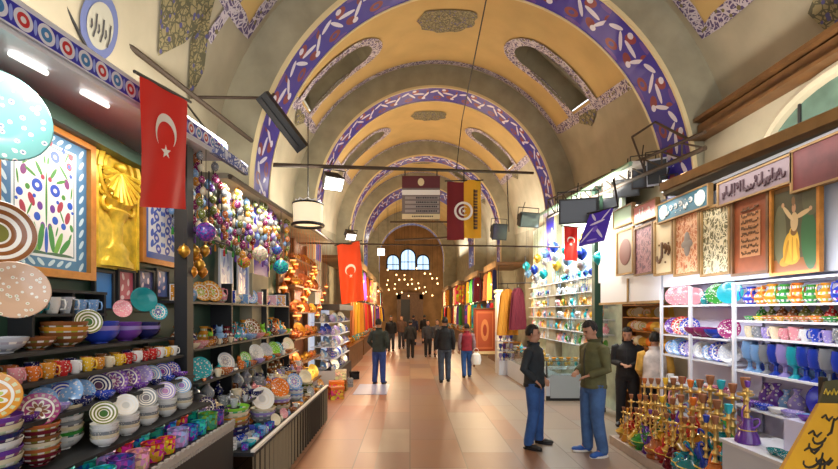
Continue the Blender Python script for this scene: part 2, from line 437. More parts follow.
# ------------------------------------------------------------------ the building
RIBS = [(6.5, 7.25, .92, 3.71, 3.2), (12.0, 12.8, .67, 4.56, 3.2), (19.2, 20.0, .66, 5.24, 3.2), (25.3, 27.6, .5, 5.8, 3.1), (38, 39, .12, 6.55, 2.75)]
KN = [(-3, .92, 3.3), (2, .92, 3.45)]+[(r[0], r[2], r[3]) for r in RIBS]+[(46, .05, 7.0)]
RB = 3.8
def axis(Y):
    for a, b_ in zip(KN, KN[1:]):
        if Y <= b_[0]:
            t = (Y-a[0])/(b_[0]-a[0]); return a[1]+(b_[1]-a[1])*t, a[2]+(b_[2]-a[2])*t
    return KN[-1][1:]
def surf(th, Y, off=0, r=RB):
    x, z = axis(Y); a = math.radians(th)
    return Vector((x+(r-off)*math.cos(a), Y, z+(r-off)*1.05*math.sin(a)))
struct('floor', MB().grid(lambda u, v: Vector((-3.6+8.8*u, -3+49*v, 0)), 8, 40), M['floor'])
for s_, nm in ((-1, 'wall_left'), (1, 'wall_right')):
    def fn(u, v, s_=s_):
        Y = -3+49*u; x, z = axis(Y); return Vector((x+s_*RB, Y, (z+.02)*v))
    struct(nm, MB().grid(fn, 60, 1), M['plaster2'])
ceil = bpy.data.objects.new('ceiling', None); COL.objects.link(ceil); ceil['kind'] = 'structure'
def cpart(name, mb, m_, smooth=True): return struct(name, mb, m_, smooth, ceil)
def patch(mb, pts, off, n=None, scale=1.0):
    """flat outline in (theta, Y) laid on the vault as a fan of thin facets"""
    cx = sum(p[0] for p in pts)/len(pts); cy = sum(p[1] for p in pts)/len(pts)
    K = 3
    for i in range(len(pts)):
        a, b_ = pts[i], pts[(i+1) % len(pts)]
        for k in range(K):
            f0, f1 = k/K, (k+1)/K
            q = [(cx+(a[0]-cx)*f0, cy+(a[1]-cy)*f0), (cx+(a[0]-cx)*f1, cy+(a[1]-cy)*f1), (cx+(b_[0]-cx)*f1, cy+(b_[1]-cy)*f1), (cx+(b_[0]-cx)*f0, cy+(b_[1]-cy)*f0)]
            uv = [(math.radians(t)*RB*scale, y*scale) for t, y in q]
            if k == 0: q = q[1:3]+[q[0]]; uv = uv[1:3]+[uv[0]]
            mb.add([surf(t, y, off) for t, y in q], [list(range(len(q)))], 0, [uv])
def band(mb, path, w, off, closed=False, scale=1.0):
    """ribbon of width w metres along a (theta, Y) path on the vault"""
    P2 = [Vector((math.radians(t)*RB, y)) for t, y in path]; n = len(P2); L = []; R = []
    for i in range(n):
        a = P2[i-1] if (i or closed) else P2[0]; b_ = P2[(i+1) % n] if (i < n-1 or closed) else P2[-1]
        d = (b_-a).normalized(); nn = Vector((-d.y, d.x))
        L.append(P2[i]+nn*w/2); R.append(P2[i]-nn*w/2)
    fn = lambda p: surf(math.degrees(p.x/RB), p.y, off)
    u = 0
    for i in range(n if closed else n-1):
        j = (i+1) % n; du = (P2[j]-P2[i]).length
        mb.add([fn(L[i]), fn(R[i]), fn(R[j]), fn(L[j])], [(0, 1, 2, 3)], 0, [[(u*scale, w*scale), (u*scale, 0), ((u+du)*scale, 0), ((u+du)*scale, w*scale)]]); u += du
def densify(path, k=10):
    out = []
    for a, b_ in zip(path, path[1:]):
        out += [(a[0]+(b_[0]-a[0])*i/k, a[1]+(b_[1]-a[1])*i/k) for i in range(k)]
    return out+[path[-1]]
def stadium(Yc, hw, t0, t1, grow=0):
    r = hw+grow; k = math.degrees(1/RB)
    p = [(t0, Yc-r), (t1, Yc-r)]
    for i in range(1, 9): a = PI*i/9; p.append((t1+math.sin(a)*r*k, Yc-math.cos(a)*r))
    return p+[(t1, Yc+r), (t0, Yc+r)]
TH0 = 31
bays = [(-3, 6.5, False), (7.25, 12.0, True), (12.8, 19.2, True), (20.0, 25.3, True), (27.6, 38, False), (39, 46, False)]
for bi, (Ya, Yb, niche) in enumerate(bays):
    Yn = Ya+(Yb-Ya)*.60; hw = .48; t0, t1 = TH0+5, 58
    def inside(u, v):
        t = 180*u; Y = Ya+(Yb-Ya)*v
        t = min(t, 180-t)
        if not niche or t < t0: return False
        d = abs(Y-Yn)
        return (d < hw) if t < t1 else (d*d+(math.radians(t-t1)*RB)**2 < hw*hw)
    mb = MB().grid(lambda u, v: surf(180*u, Ya+(Yb-Ya)*v), 96, 40 if bi < 3 else 14, skip=inside)
    cpart('vault_bay', mb, M['plaster'])
    # ochre crown panel and its ornamental border
    e = .22
    Yp0 = Ya+(.3 if bi else 3); Yp1 = Yb-.12
    mb = MB().grid(lambda u, v: surf(TH0+3+(174-2*TH0)*u, Yp0+(Yp1-Yp0)*v, .012), 80, 40 if bi < 3 else 12, skip=lambda u, v: inside((TH0+3+(174-2*TH0)*u)/180, (Yp0+(Yp1-Yp0)*v-Ya)/(Yb-Ya)))
    cpart('crown_panel', mb, M['ochre'])
    mb = MB()
    path = densify([(TH0+2, Yp0), (TH0+2, Yp1-e/2), (178-TH0, Yp1-e/2), (178-TH0, Yp0)], 24)
    band(mb, path, e, .022, scale=1.0)
    cpart('ornamental_border', mb, M['arab'])
    if niche:
        for sd in (0, 1):
            fl = (lambda p: [(180-a, y) for a, y in p][::-1]) if sd else (lambda p: p)
            st = fl(stadium(Yn, hw, t0, t1))
            mb = MB(); n = len(st)
            ring0 = [surf(a, y, .03) for a, y in st]; ring1 = [surf(a, y, -.45) for a, y in st]
            mb.add(ring0+ring1, [(i, (i+1) % n, n+(i+1) % n, n+i) for i in range(n)]+[list(range(n, 2*n))])
            cpart('niche_recess', mb, M['plaster2'], False)
            mb = MB(); band(mb, densify(fl(stadium(Yn, hw, t0-3, t1, .1)), 3), .26, .034)
            cpart('niche_border', mb, M['arab'])
            # small scrolled crest below the niche
            q = [(t0-8, Yn), (t0-6, Yn-.25), (t0-4, Yn-.5), (t0-3, Yn-.2), (t0-3, Yn+.3), (t0-5, Yn+.45)]
            mb = MB(); patch(mb, fl(q), .03); cpart('niche_crest', mb, M['arab2'])
    if bi in (1, 2, 3):
        Ym = Ya+(Yb-Ya)*.47; pts = []
        for i in range(28):
            a = 2*PI*i/28; rr = .62*(1+.06*math.cos(9*a)); y = math.sin(a)*rr
            pts.append((90+math.degrees(math.cos(a)*rr/RB), Ym+max(-.36, y)))
        mb = MB(); patch(mb, pts, .03, scale=1.6); cpart('crown_medallion', mb, M['arab2'])
# near bay ornaments
def tri(pts, m_):
    mb = MB(); patch(mb, pts, .02, scale=1.3); return cpart('scrolled_ornament', mb, m_)
tri([(143, 4.75), (146, 5.25), (152, 5.45), (159, 5.2), (164, 4.85), (155, 4.55), (147, 4.5)], M['arab2'])
tri([(150, 5.35), (160, 5.75), (167, 5.6), (158, 5.3)], M['arab2'])
tri([(30, 4.45), (24, 4.95), (17, 4.75), (21, 4.3)], M['arab2'])
mb = MB(); band(mb, densify([(142, 5.75), (155, 5.6)], 4), .16, .02); cpart('ornamental_border', mb, M['arab'])
# round blue medallion with script on the near vault
bl = mat('medallion_blue', c(95, 105, 150), .7); ink = mat('ink_dark', c(60, 58, 62), .6)
for rr, mm, of in ((.27, bl, .02), (.19, mat('medallion_face', c(168, 165, 150), .7), .026)):
    mb = MB(); patch(mb, [(166.5+math.degrees(math.cos(2*PI*i/28)*rr/RB), 4.0+math.sin(2*PI*i/28)*rr*.85) for i in range(28)], of); cpart('round_medallion', mb, mm)
mb = MB()
for i in range(6):
    y = 3.88+i*.045; band(mb, [(166.5-1.0*(i % 2), y), (167.2, y+.02), (168.4-.8*((i+1) % 2), y+.01)], .018, .034)
cpart('medallion_script', mb, ink)
# transverse ribs
def arc_pts(xc, zs, r, n=64, lo=-1.2):
    p = [(xc+r, zs+lo)]+[(xc+r*math.cos(PI*i/n), zs+r*1.06*math.sin(PI*i/n)) for i in range(n+1)]+[(xc-r, zs+lo)]
    return p
for (Y0, Y1, xc, zs, r) in RIBS:
    inn = arc_pts(xc, zs, r); out = arc_pts(xc, zs, RB+.12); n = len(inn)
    rib = MB()
    for Y, rev in ((Y0, 0), (Y1, 1)):
        for i in range(n-1):
            q = [(inn[i][0], Y, inn[i][1]), (out[i][0], Y, out[i][1]), (out[i+1][0], Y, out[i+1][1]), (inn[i+1][0], Y, inn[i+1][1])]
            if rev: q = q[::-1]
            rib.add(q, [(0, 1, 2, 3)])
    cpart('rib_face', rib, M['plaster2'])
    sof = MB(); s_len = 0
    for i in range(n-1):
        d = math.hypot(inn[i+1][0]-inn[i][0], inn[i+1][1]-inn[i][1]); u0 = s_len/.8; u1 = (s_len+d)/.8; s_len += d
        sof.add([(inn[i][0], Y0, inn[i][1]), (inn[i][0], Y1, inn[i][1]), (inn[i+1][0], Y1, inn[i+1][1]), (inn[i+1][0], Y0, inn[i+1][1])], [(0, 1, 2, 3)], 0, [[(u0, 0), (u0, 1), (u1, 1), (u1, 0)]])
    # repeat by fract
    for k in range(len(sof.uv)):
        b0 = math.floor(sof.uv[k][0][0]+1e-6); sof.uv[k] = [(a-b0, v) for a, v in sof.uv[k]]
    cpart('rib_soffit', sof, M['iznik'])
    for Ye in (Y0-.01, Y1-.02):
        cr_ = MB()
        for i in range(n-1):
            nx = lambda k, o: (inn[k][0]+(inn[k][0]-xc)/r*o, Ye, inn[k][1]+((inn[k][1]-zs)/r*o if inn[k][1] > zs else 0))
            cr_.add([nx(i, -.015), nx(i, .045), nx(i+1, .045), nx(i+1, -.015)], [(0, 1, 2, 3)])
            a, b_ = Vector(nx(i, -.015)), Vector(nx(i+1, -.015)); cr_.add([a, b_, b_+Vector((0, .035, 0)), a+Vector((0, .035, 0))], [(0, 1, 2, 3)])
        cpart('rib_edge', cr_, M['cream'])
    for s_ in (-1, 1):
        xa = xc+s_*r; xb = xc+s_*(RB+.1)
        struct('trim_'+{6.5: 'one', 12.0: 'two', 19.2: 'three', 25.3: 'four', 38: 'five'}[Y0]+('_left' if s_ < 0 else '_right'), MB().box((min(xa, xb), Y0, 0), (max(xa, xb), Y1, zs-1.2)), M['plaster2'])
# end wall with three bright windows
we = MB().grid(lambda u, v: Vector((-5+10*u, 45.6, 12*v)), 1, 1)
struct('wall_end', we, mat('end_wall', c(176, 136, 92), .8, noise=.35, nscale=.9))
for i, (px, w_, h_) in enumerate([(393, .62, .9), (408, .75, 1.35), (423, .62, .9)]):
    p = at(px, 270, Y=45.5); Wn = bpy.data.objects.new('window_%d' % (i+1), None); COL.objects.link(Wn); Wn['kind'] = 'structure'
    pts = [(-w_, 0), (w_, 0), (w_, h_)]+[(w_*math.cos(PI*k/10), h_+w_*math.sin(PI*k/10)) for k in range(1, 10)]+[(-w_, h_)]
    mb = MB().add([(p.x+a, 45.5, p.z+b_) for a, b_ in pts], [list(range(len(pts)))]); struct('window_pane', mb, M['sky'], False, Wn)
    fr = MB().tube([(p.x+a, 45.48, p.z+b_) for a, b_ in pts+[pts[0]]], .07, 6); fr.tube([(p.x, 45.48, p.z), (p.x, 45.48, p.z+h_+w_)], .04, 6); fr.tube([(p.x-w_, 45.48, p.z+h_*.6), (p.x+w_, 45.48, p.z+h_*.6)], .04, 6)
    struct('window_frame', fr, M['dark'], False, Wn)
# upper wall over the glass stall with cornice and lunette window
struct('wall_upper_right', MB().box((4.22, -1, 3.72), (4.6, 6.45, 4.62)), M['plaster'])
cn = MB()
for dx, z0, z1 in ((.0, 4.62, 4.66), (-.12, 4.66, 4.71), (-.06, 4.50, 4.62), (-.16, 4.40, 4.44)):
    cn.box((4.18+dx, -1, z0), (4.6, 6.45, z1))
struct('trim_cornice', cn, M['wood'])
wl = bpy.data.objects.new('window_4', None); COL.objects.link(wl); wl['kind'] = 'structure'
ar = [(4.35+1.0*math.cos(PI*k/20), 3.72+.62*math.sin(PI*k/20)) for k in range(21)]
struct('window_pane', MB().add([(4.205, a, b_) for a, b_ in ar], [list(range(21))]), M['glassw'], False, wl)
struct('window_frame', MB().tube([(4.2, a, b_) for a, b_ in ar], .07, 8), M['plaster'], True, wl)
struct('window_frame', MB().tube([(4.2, 4.35, 3.7), (4.2, 4.35, 4.34)], .02, 6).tube([(4.2, 4.85, 3.7), (4.2, 4.85, 4.25)], .02, 6), M['dark'], False, wl)

# ------------------------------------------------------------------ people
def evaluated(mb, name, mats, voxel, smooth=6, extra=None):
    """one continuous skin over the lofted limbs"""
    me = mb.mesh(name, mats if extra is None else mats[:1], True)
    o = bpy.data.objects.new(name+'_tmp', me); COL.objects.link(o)
    r = o.modifiers.new('r', 'REMESH'); r.mode = 'VOXEL'; r.voxel_size = voxel; r.use_smooth_shade = True
    sm = o.modifiers.new('s', 'SMOOTH'); sm.iterations = smooth; sm.factor = .5
    dg = bpy.context.evaluated_depsgraph_get(); dg.update()
    me2 = bpy.data.meshes.new_from_object(o.evaluated_get(dg)); me2.name = name
    bpy.data.objects.remove(o)
    return me2
def loft(mb, rings, seg=20):
    """rings: (x, y, z, rx, ry)"""
    vs = []
    for (x, y, z, rx, ry) in rings:
        for k in range(seg):
            t = 2*PI*k/seg; vs.append((x+rx*math.cos(t), y+ry*math.sin(t), z))
    fs = []
    for i in range(len(rings)-1):
        for k in range(seg):
            l = (k+1) % seg; fs.append((i*seg+k, i*seg+l, (i+1)*seg+l, (i+1)*seg+k))
    fs.append(list(range(seg))[::-1]); fs.append([(len(rings)-1)*seg+k for k in range(seg)])
    mb.add(vs, fs)
def person(label, loc, h, heading, coat, pants, shoe, arms, group=None, detail=1, head_pitch=0, head_yaw=0, coat_len=.88, legs=None, trim=None, hairc=None, sleeve=None, collar=None):
    k = h/1.75; V = Vector
    e = empty('person', loc, label, 'person', group); e.rotation_euler = (0, 0, heading)
    sh = {-1: V((-.185, .01, 1.41)), 1: V((.185, .01, 1.41))}
    lg = legs or {-1: (V((-.105, -.01, .50)), V((-.12, .02, .085)), -.1), 1: (V((.105, -.01, .50)), V((.12, .02, .085)), .1)}
    # body (head, neck, torso, limbs, hands) as one continuous figure
    b = MB()
    loft(b, [(0, 0, .86, .14, .10), (0, 0, .95, .165, .12), (0, 0, 1.08, .14, .10), (0, 0, 1.25, .165, .115), (0, .005, 1.38, .17, .10), (0, .01, 1.44, .10, .075), (0, .012, 1.48, .06, .06)])
    hp = Matrix.Rotation(head_yaw, 3, 'Z') @ Matrix.Rotation(head_pitch, 3, 'X')
    nb = V((0, .012, 1.47)); H = lambda x, y, z: nb+hp @ V((x, y, z))
    b.tube([V((0, .015, 1.42)), H(0, 0, .04), H(0, -.005, .10)], [.062, .056, .058], 12)
    b.ell(H(0, .012, .19), (.078, .096, .105), 18, 12, rot=hp)
    b.ell(H(0, -.028, .12), (.058, .062, .062), 16, 10, rot=hp)      # jaw
    b.tube([H(0, -.082, .185), H(0, -.102, .152)], [.009, .016], 8)                 # nose
    b.ell(H(0, -.082, .108), (.024, .012, .010), 10, 6, rot=hp)
    for s_ in (-1, 1):
        b.ell(H(s_*.079, .015, .165), (.010, .018, .032), 8, 6, rot=hp)
        kn, an, tx = lg[s_]
        b.tube([V((s_*.09, 0, .92)), kn+V((0, 0, .02)), an], [.085, .055, .038], 12)
        b.tube([an, an+V((tx*.2, -.12, -.05))], [.036, .03], 8)
        el, wr = arms[s_]
        b.tube([sh[s_], el, wr], [.05, .04, .028], 10)
        d = (wr-el).normalized(); cr2 = d.cross(V((0, 0, 1)) if abs(d.z) < .8 else V((0, -1, 0))).normalized(); nn = cr2.cross(d).normalized()
        pm = wr+d*.055
        b.tube([wr-d*.01, wr+d*.03, wr+d*.09], [(.022, .018), (.036, .016), (.040, .014)], 10)
        for fi, ln in enumerate((.062, .072, .068, .052)):
            o_ = cr2*(-.03+.02*fi); p0 = wr+d*.08+o_; p1 = p0+d*ln*.5-nn*s_*0-nn*.008; p2 = p1+d*ln*.35-nn*.022
            b.tube([p0, p1, p2], [.0095, .009, .0075], 6)
        b.tube([wr+d*.03-cr2*.025, wr+d*.06-cr2*.052, wr+d*.092-cr2*.05-nn*.012], [.012, .011, .009], 6)
    vx = .009 if detail else .016
    me = evaluated(b, 'body', [M['skin']], vx, 3 if detail else 2)
    def addp(name, me_, parent=e):
        o = bpy.data.objects.new(name, me_); COL.objects.link(o); o.parent = parent; o.scale = (1, 1, 1); return o
    bo = addp('body', me)
    # face features
    fm = MB()
    for s_ in (-1, 1):
        fm.ell(H(s_*.031, -.074, .178), (.012, .008, .006), 8, 6, rot=hp)
        fm.tube([H(s_*.016, -.083, .198), H(s_*.035, -.080, .203), H(s_*.052, -.068, .197)], [.005, .006, .004], 6)
    addp('eyes_and_brows', fm.mesh('face', M['eye']), bo)
    addp('mouth', MB().ell(H(0, -.092, .110), (.022, .008, .006), 8, 6, rot=hp).mesh('mouth', M['lip']), bo)
    hm = MB(); rr = random.Random(int(loc[1]*100))
    def hf(u, v):
        th = 2*PI*u; ph = PI*.66*v
        x, y, z = math.sin(ph)*math.cos(th), math.sin(ph)*math.sin(th), math.cos(ph)
        lim = 1.0
        if y < -.25 and z < .42: x, y, z = x*.93, y*.86, max(z, .42)
        w = 1+.035*math.sin(9*th+5*ph)+.02*math.sin(23*th)
        return H(x*.087*w, .016+y*.104*w, .20+z*.112*w)
    hm.grid(hf, 40, 16)
    addp('hair', hm.mesh('hair', hairc or M['hair']))
    # trousers
    t = MB(); loft(t, [(0, 0, .82, .15, .115), (0, 0, .90, .172, .13), (0, 0, .97, .168, .125), (0, 0, 1.02, .15, .115)])
    for s_ in (-1, 1):
        kn, an, tx = lg[s_]
        t.tube([V((s_*.085, 0, .93)), V((s_*.09, 0, .80))*.5+V((kn.x, kn.y, .80))*.5, kn, kn*.45+an*.55, an+V((0, 0, .03)), an+V((0, -.005, -.03))], [.108, .104, .084, .077, .072, .074], 14)
    addp('trousers', evaluated(t, 'trousers', [pants], .012, 2))
    # coat
    j = MB(); z0 = coat_len
    loft(j, [(0, 0, z0, .188, .142), (0, 0, z0+.05, .190, .145), (0, 0, 1.10, .178, .135), (0, -.002, 1.25, .195, .142), (0, .005, 1.37, .198, .128), (0, .01, 1.43, .135, .10), (0, .012, 1.475, .085, .085), (0, .012, 1.50, .078, .078)])
    if sleeve is None: sl = j
    else: sl = MB()
    for s_ in (-1, 1):
        el, wr = arms[s_]; d = (wr-el).normalized(); u = sh[s_]
        sl.tube([u+V((-s_*.05, 0, .0)), u+V((s_*.01, 0, -.02)), u*.5+el*.5, el, el*.5+wr*.5, wr-d*.02, wr-d*.005], [.06, .076, .064, .058, .052, .045, .046], 12)
    co = addp('jacket', evaluated(j, 'jacket', [coat], .012, 2))
    if sleeve is not None: addp('sleeves', evaluated(sl, 'sleeves', [sleeve], .012, 2))
    cl = MB(); R0 = .083
    cl.grid(lambda u, v: V((0, .014, 1.475))+V((math.cos(2*PI*u)*(R0+.012*v), math.sin(2*PI*u)*(R0+.012*v), .055*v+.01*math.sin(2*PI*u))), 20, 3)
    addp('collar', cl.mesh('collar', collar or coat), co)
    addp('zip', MB().tube([V((0, -.140, z0+.02)), V((0, -.140, 1.1)), V((0, -.146, 1.25)), V((0, -.125, 1.40))], .006, 6).mesh('zip', M['dark']), co)
    hem = MB(); hem.grid(lambda u, v: V((math.cos(2*PI*u)*(.190+.004*math.sin(PI*v)), math.sin(2*PI*u)*(.146+.004*math.sin(PI*v)), z0+.05*v)), 24, 3)
    addp('hem_band', hem.mesh('hem', trim or coat), co)
    for s_ in (-1, 1):
        kn, an, tx = lg[s_]; s2 = MB(); dx = tx*.25
        s2.ell((an.x, an.y+.01, .055), (.046, .058, .055), 12, 8); s2.ell((an.x+dx*.6, an.y-.075, .042), (.047, .09, .042), 12, 8); s2.ell((an.x+dx, an.y-.15, .035), (.045, .06, .034), 12, 8)
        me3 = evaluated(s2, 'shoe', [shoe], .008, 3); so = addp('shoe', me3)
        addp('sole', MB().lathe([(0, 0), (1, 0), (1.03, .5), (1, 1), (0, 1)], 20).mesh('sole', M['fwhite'] if shoe.name.startswith('blue') else M['dark']), so)
        so.children[0].scale = (.050, .135, .024); so.children[0].location = (an.x+dx*.5, an.y-.065, .002)
    for o in list(e.children): pass
    e.scale = (k, k, k)
    return e
V3 = Vector
def cloth(name, col, r=.8): return mat(name, col, r, noise=.3, nscale=8, bump=.7)
jean = cloth('blue_jeans', c(48, 88, 150)); jean2 = cloth('faded_jeans', c(70, 105, 155)); dk = cloth('black_jacket', c(40, 48, 54)); ol = cloth('olive_jacket', c(98, 98, 62))
blk = cloth('black_cloth', c(28, 28, 32)); dgr = cloth('dark_grey_cloth', c(52, 54, 62)); shk = mat('black_shoe', c(30, 27, 28), .45); shb = mat('blue_shoe', c(40, 90, 170), .5)
pocket = {-1: (V3((-.27, .06, 1.15)), V3((-.185, -.085, .985))), 1: (V3((.27, .06, 1.15)), V3((.185, -.085, .985)))}
person('man in black jacket and blue jeans with hands in his jacket pockets facing another man', (1.80, 6.52, 0), 1.74, PI/2-.6, dk, jean, shk,
       pocket, head_yaw=.25, trim=blk, legs={-1: (V3((-.11, -.03, .50)), V3((-.15, .03, .085)), -.15), 1: (V3((.12, -.02, .50)), V3((.19, .0, .085)), .2)})
person('man in olive jacket and blue shoes looking down at his hands', (2.52, 6.18, 0), 1.82, -PI/2+.25, ol, jean2, shb,
       {-1: (V3((-.25, .02, 1.14)), V3((-.13, -.16, 1.08))), 1: (V3((.25, .02, 1.14)), V3((.13, -.16, 1.06)))}, head_pitch=.42, collar=cloth('olive_hood', c(84, 84, 52)),
       legs={-1: (V3((-.10, -.03, .50)), V3((-.12, .0, .085)), -.2), 1: (V3((.10, -.02, .50)), V3((.13, .04, .085)), .1)})
person('person in black clothes standing behind the water pipes holding something small', (3.72, 7.7, 0), 1.68, -.5, blk, blk, shk,
       {-1: (V3((-.24, -.02, 1.13)), V3((-.08, -.24, 1.12))), 1: (V3((.24, -.02, 1.13)), V3((.06, -.25, 1.1)))}, detail=0, head_pitch=.35)
person('person in white top with yellow sleeves behind the water pipes', (3.78, 6.95, 0), 1.62, PI-.5, cloth('white_top', c(222, 212, 205)), blk, shk,
       {-1: (V3((-.24, .02, 1.14)), V3((-.22, -.18, 1.02))), 1: (V3((.24, .02, 1.14)), V3((.2, -.18, 1.02)))}, detail=0, sleeve=cloth('yellow_sleeve', c(215, 165, 70)))
hang = {-1: (V3((-.25, .03, 1.13)), V3((-.24, -.03, .88))), 1: (V3((.25, .03, 1.13)), V3((.24, -.03, .88)))}
walk = {-1: (V3((-.10, -.09, .51)), V3((-.10, -.06, .085)), -.05), 1: (V3((.10, .02, .50)), V3((.10, .16, .10)), .05)}
person('man seen from behind in dark green jacket and blue jeans by the silverware window', (-.84, 12.2, 0), 1.74, PI-.3, cloth('dark_green_jacket', c(40, 52, 50)), cloth('deep_blue_jeans', c(45, 70, 140)), shk, pocket, detail=0)
person('man walking away in black jacket and dark grey jeans in the middle of the aisle', (.97, 12.6, 0), 1.78, PI, blk, cloth('grey_jeans', c(62, 72, 88)), shk, hang, detail=0, legs=walk)
person('person in red vest walking away with a white carrier bag', (1.70, 13.5, 0), 1.58, PI, cloth('red_vest', c(160, 40, 55)), jean, shk, hang, detail=0, legs=walk, sleeve=cloth('grey_sleeve', c(150, 120, 125)))
person('person in dark coat walking alone under the fourth arch', (.02, 19.0, 0), 1.6, PI, blk, blk, shk, hang, 'distant shoppers', 0, legs=walk)
person('person in dark grey coat just behind the man in black jacket', (.78, 19.6, 0), 1.58, 0, dgr, blk, shk, hang, 'distant shoppers', 0, legs=walk)
person('person in grey coat half hidden behind the man in black jacket', (1.20, 19.8, 0), 1.6, 0, cloth('grey_coat', c(80, 78, 86)), dgr, shk, hang, 'distant shoppers', 0, legs=walk)
for x, y, d_ in ((-.95, 22.5, 'black coat close to the stalls with warm lamps'), (-.45, 24, 'brown coat near the warm lamps'), (.2, 26.5, 'dark blue coat beneath the end windows'), (.9, 28, 'black hooded coat far down the aisle')):
    cm = {'black coat close to the stalls with warm lamps': blk, 'brown coat near the warm lamps': cloth('brown_coat', c(90, 62, 48)), 'dark blue coat beneath the end windows': cloth('navy_coat', c(36, 42, 70))}.get(d_, blk)
    person('person in '+d_, (x, y, 0), 1.74, PI*(x > 0), cm, dgr, shk, hang, 'distant shoppers', 0, legs=walk)
bag = MB().lathe([(0, 0), (.13, .01), (.16, .14), (.13, .3), (.05, .36)], 14); bag.torus((0, 0, .42), .07, .006, 14, 6, axis='y')
one('carrier_bag', MB().add([v+V3((1.97, 13.42, .38)) for v in bag.v], bag.f), M['fwhite'], 'white plastic carrier bag held by the person in red vest', 'bag')

# ------------------------------------------------------------------ kinds of goods
def lat(prof, seg=18, **kw): return MB().lathe(prof, seg, **kw)
def k_plate(m_):
    def f():
        return 'plate', 'plate', [(None, lat([(0, .02), (.45, .02), (.52, .05), (.72, .12), (.98, .2), (1, .22), (.97, .24), (.7, .17), (.5, .09), (.42, .06), (0, .06)], 36), m_, None)]
    return f
def k_bowl(m_):
    def f(): return 'bowl', 'bowl', [(None, lat([(0, .0), (.42, 0), (.42, .06), (.7, .22), (.92, .48), (1, .72), (.97, .73), (.88, .5), (.64, .26), (.3, .12), (0, .1)], 28), m_, None)]
    return f
def handle(mb, x, z0, z1, out, r): 
    pts = [(x, 0, z0), (x+out*.8, 0, z0+.05*(z1-z0)), (x+out, 0, (z0+z1)/2), (x+out*.8, 0, z1-.05*(z1-z0)), (x, 0, z1)]
    return mb.tube(pts, r, 7)
def k_cup():
    return 'cup', 'cup', [('cup_body', lat([(0, 0), (.28, 0), (.30, .05), (.42, .5), (.46, 1), (.43, 1), (.38, .5), (.26, .1), (0, .08)], 20), M['o_speck'], None), ('handle', handle(MB(), .42, .25, .85, .28, .05), M['o_plain'], None)]
def k_votive():
    return 'votive', 'candle holder', [('glass', lat([(0, 0), (.40, 0), (.44, .04), (.46, .8), (.42, .8), (.40, .08), (0, .06)], 18), M['o_mosaic'], None), ('rim', MB().torus((0, 0, .8), .445, .035, 18, 6), M['o_metal'], None)]
def k_vase():
    return 'vase', 'vase', [(None, lat([(0, 0), (.2, 0), (.18, .04), (.30, .2), (.34, .38), (.27, .58), (.12, .75), (.10, .88), (.17, 1), (.14, 1), (.08, .88), (0, .8)], 22), M['o_speck'], None)]
def k_jug():
    b = lat([(0, 0), (.22, 0), (.2, .03), (.36, .2), (.40, .38), (.30, .6), (.18, .72), (.17, .84), (.24, .98), (.21, .98), (.15, .84), (0, .75)], 22)
    return 'jug', 'jug', [('jug_body', b, M['o_band'], None), ('handle', handle(MB(), .26, .35, .9, .3, .035), M['o_plain'], None), ('spout', MB().tube([(-.33, 0, .35), (-.5, 0, .55), (-.58, 0, .8)], [.07, .05, .035], 8), M['o_plain'], None)]
def k_teapot():
    b = lat([(0, 0), (.3, 0), (.28, .04), (.46, .22), (.48, .4), (.36, .58), (.22, .62), (0, .62)], 22)
    l_ = lat([(.22, .62), (.18, .72), (.06, .78), (.05, .84), (.08, .9), (0, .95)], 14)
    return 'teapot', 'teapot', [('pot_body', b, M['o_metal'], None), ('pot_lid', l_, M['o_metal'], None), ('handle', handle(MB(), .42, .2, .58, .3, .04), M['o_metal'], None), ('spout', MB().tube([(-.4, 0, .22), (-.6, 0, .4), (-.7, 0, .66)], [.09, .06, .04], 8), M['o_metal'], None)]
def k_ewer():
    b = lat([(0, 0), (.16, 0), (.08, .08), (.07, .12), (.22, .28), (.24, .4), (.12, .58), (.07, .7), (.08, .82), (.13, .9), (0, .92)], 18)
    return 'ewer', 'ewer', [('ewer_body', b, M['o_metal'], None), ('finial', lat([(0, .92), (.04, .95), (.02, .98), (0, 1.05)], 10), M['o_metal'], None), ('handle', handle(MB(), .1, .3, .82, .24, .025), M['o_metal'], None), ('spout', MB().tube([(-.2, 0, .34), (-.3, 0, .5), (-.36, 0, .75)], [.04, .03, .02], 7), M['o_metal'], None)]
def k_tumbler():
    return 'glass_tumbler', 'glass', [(None, lat([(0, 0), (.2, 0), (.12, .06), (.06, .12), (.06, .3), (.2, .42), (.25, .7), (.22, 1), (.2, 1), (.22, .7), (0, .42)], 18), M['o_glass'], None)]
def k_tile():
    return 'painted_tile', 'tile', [('tile_face', MB().box((-.46, -.02, .04), (.46, .0, .96)), M['o_speck'], None), ('frame', MB().box((-.5, 0, 0), (.5, .05, 1)).box((-.5, -.03, 0), (-.45, 0, 1)).box((.45, -.03, 0), (.5, 0, 1)).box((-.5, -.03, 0), (.5, 0, .04)).box((-.5, -.03, .96), (.5, 0, 1)), M['white'], None)]
def k_globe():
    p = [('shade', lat([(.12, -.95), (.55, -.8), (.9, -.4), (1, 0), (.9, .4), (.55, .8), (.12, .95)], 26), M['o_mosaic'], None),
         ('cap', lat([(.3, .9), (.2, 1.05), (.06, 1.1), (.05, 1.3), (0, 1.3)], 14), M['brass'], None), ('finial', lat([(0, -1.35), (.05, -1.2), (.12, -1.0), (.2, -.92), (0, -.9)], 12), M['brass'], None),
         ('cord', MB().tube([(0, 0, 0), (0, 0, 1)], .03, 6), M['dark'], None)]
    return 'pendant_lamp', 'lamp', p
def k_strand():
    p = [('cord', MB().tube([(0, 0, 0), (0, 0, -1)], .006, 5), M['dark'], None)]
    return 'ornament_strand', 'ornament', p
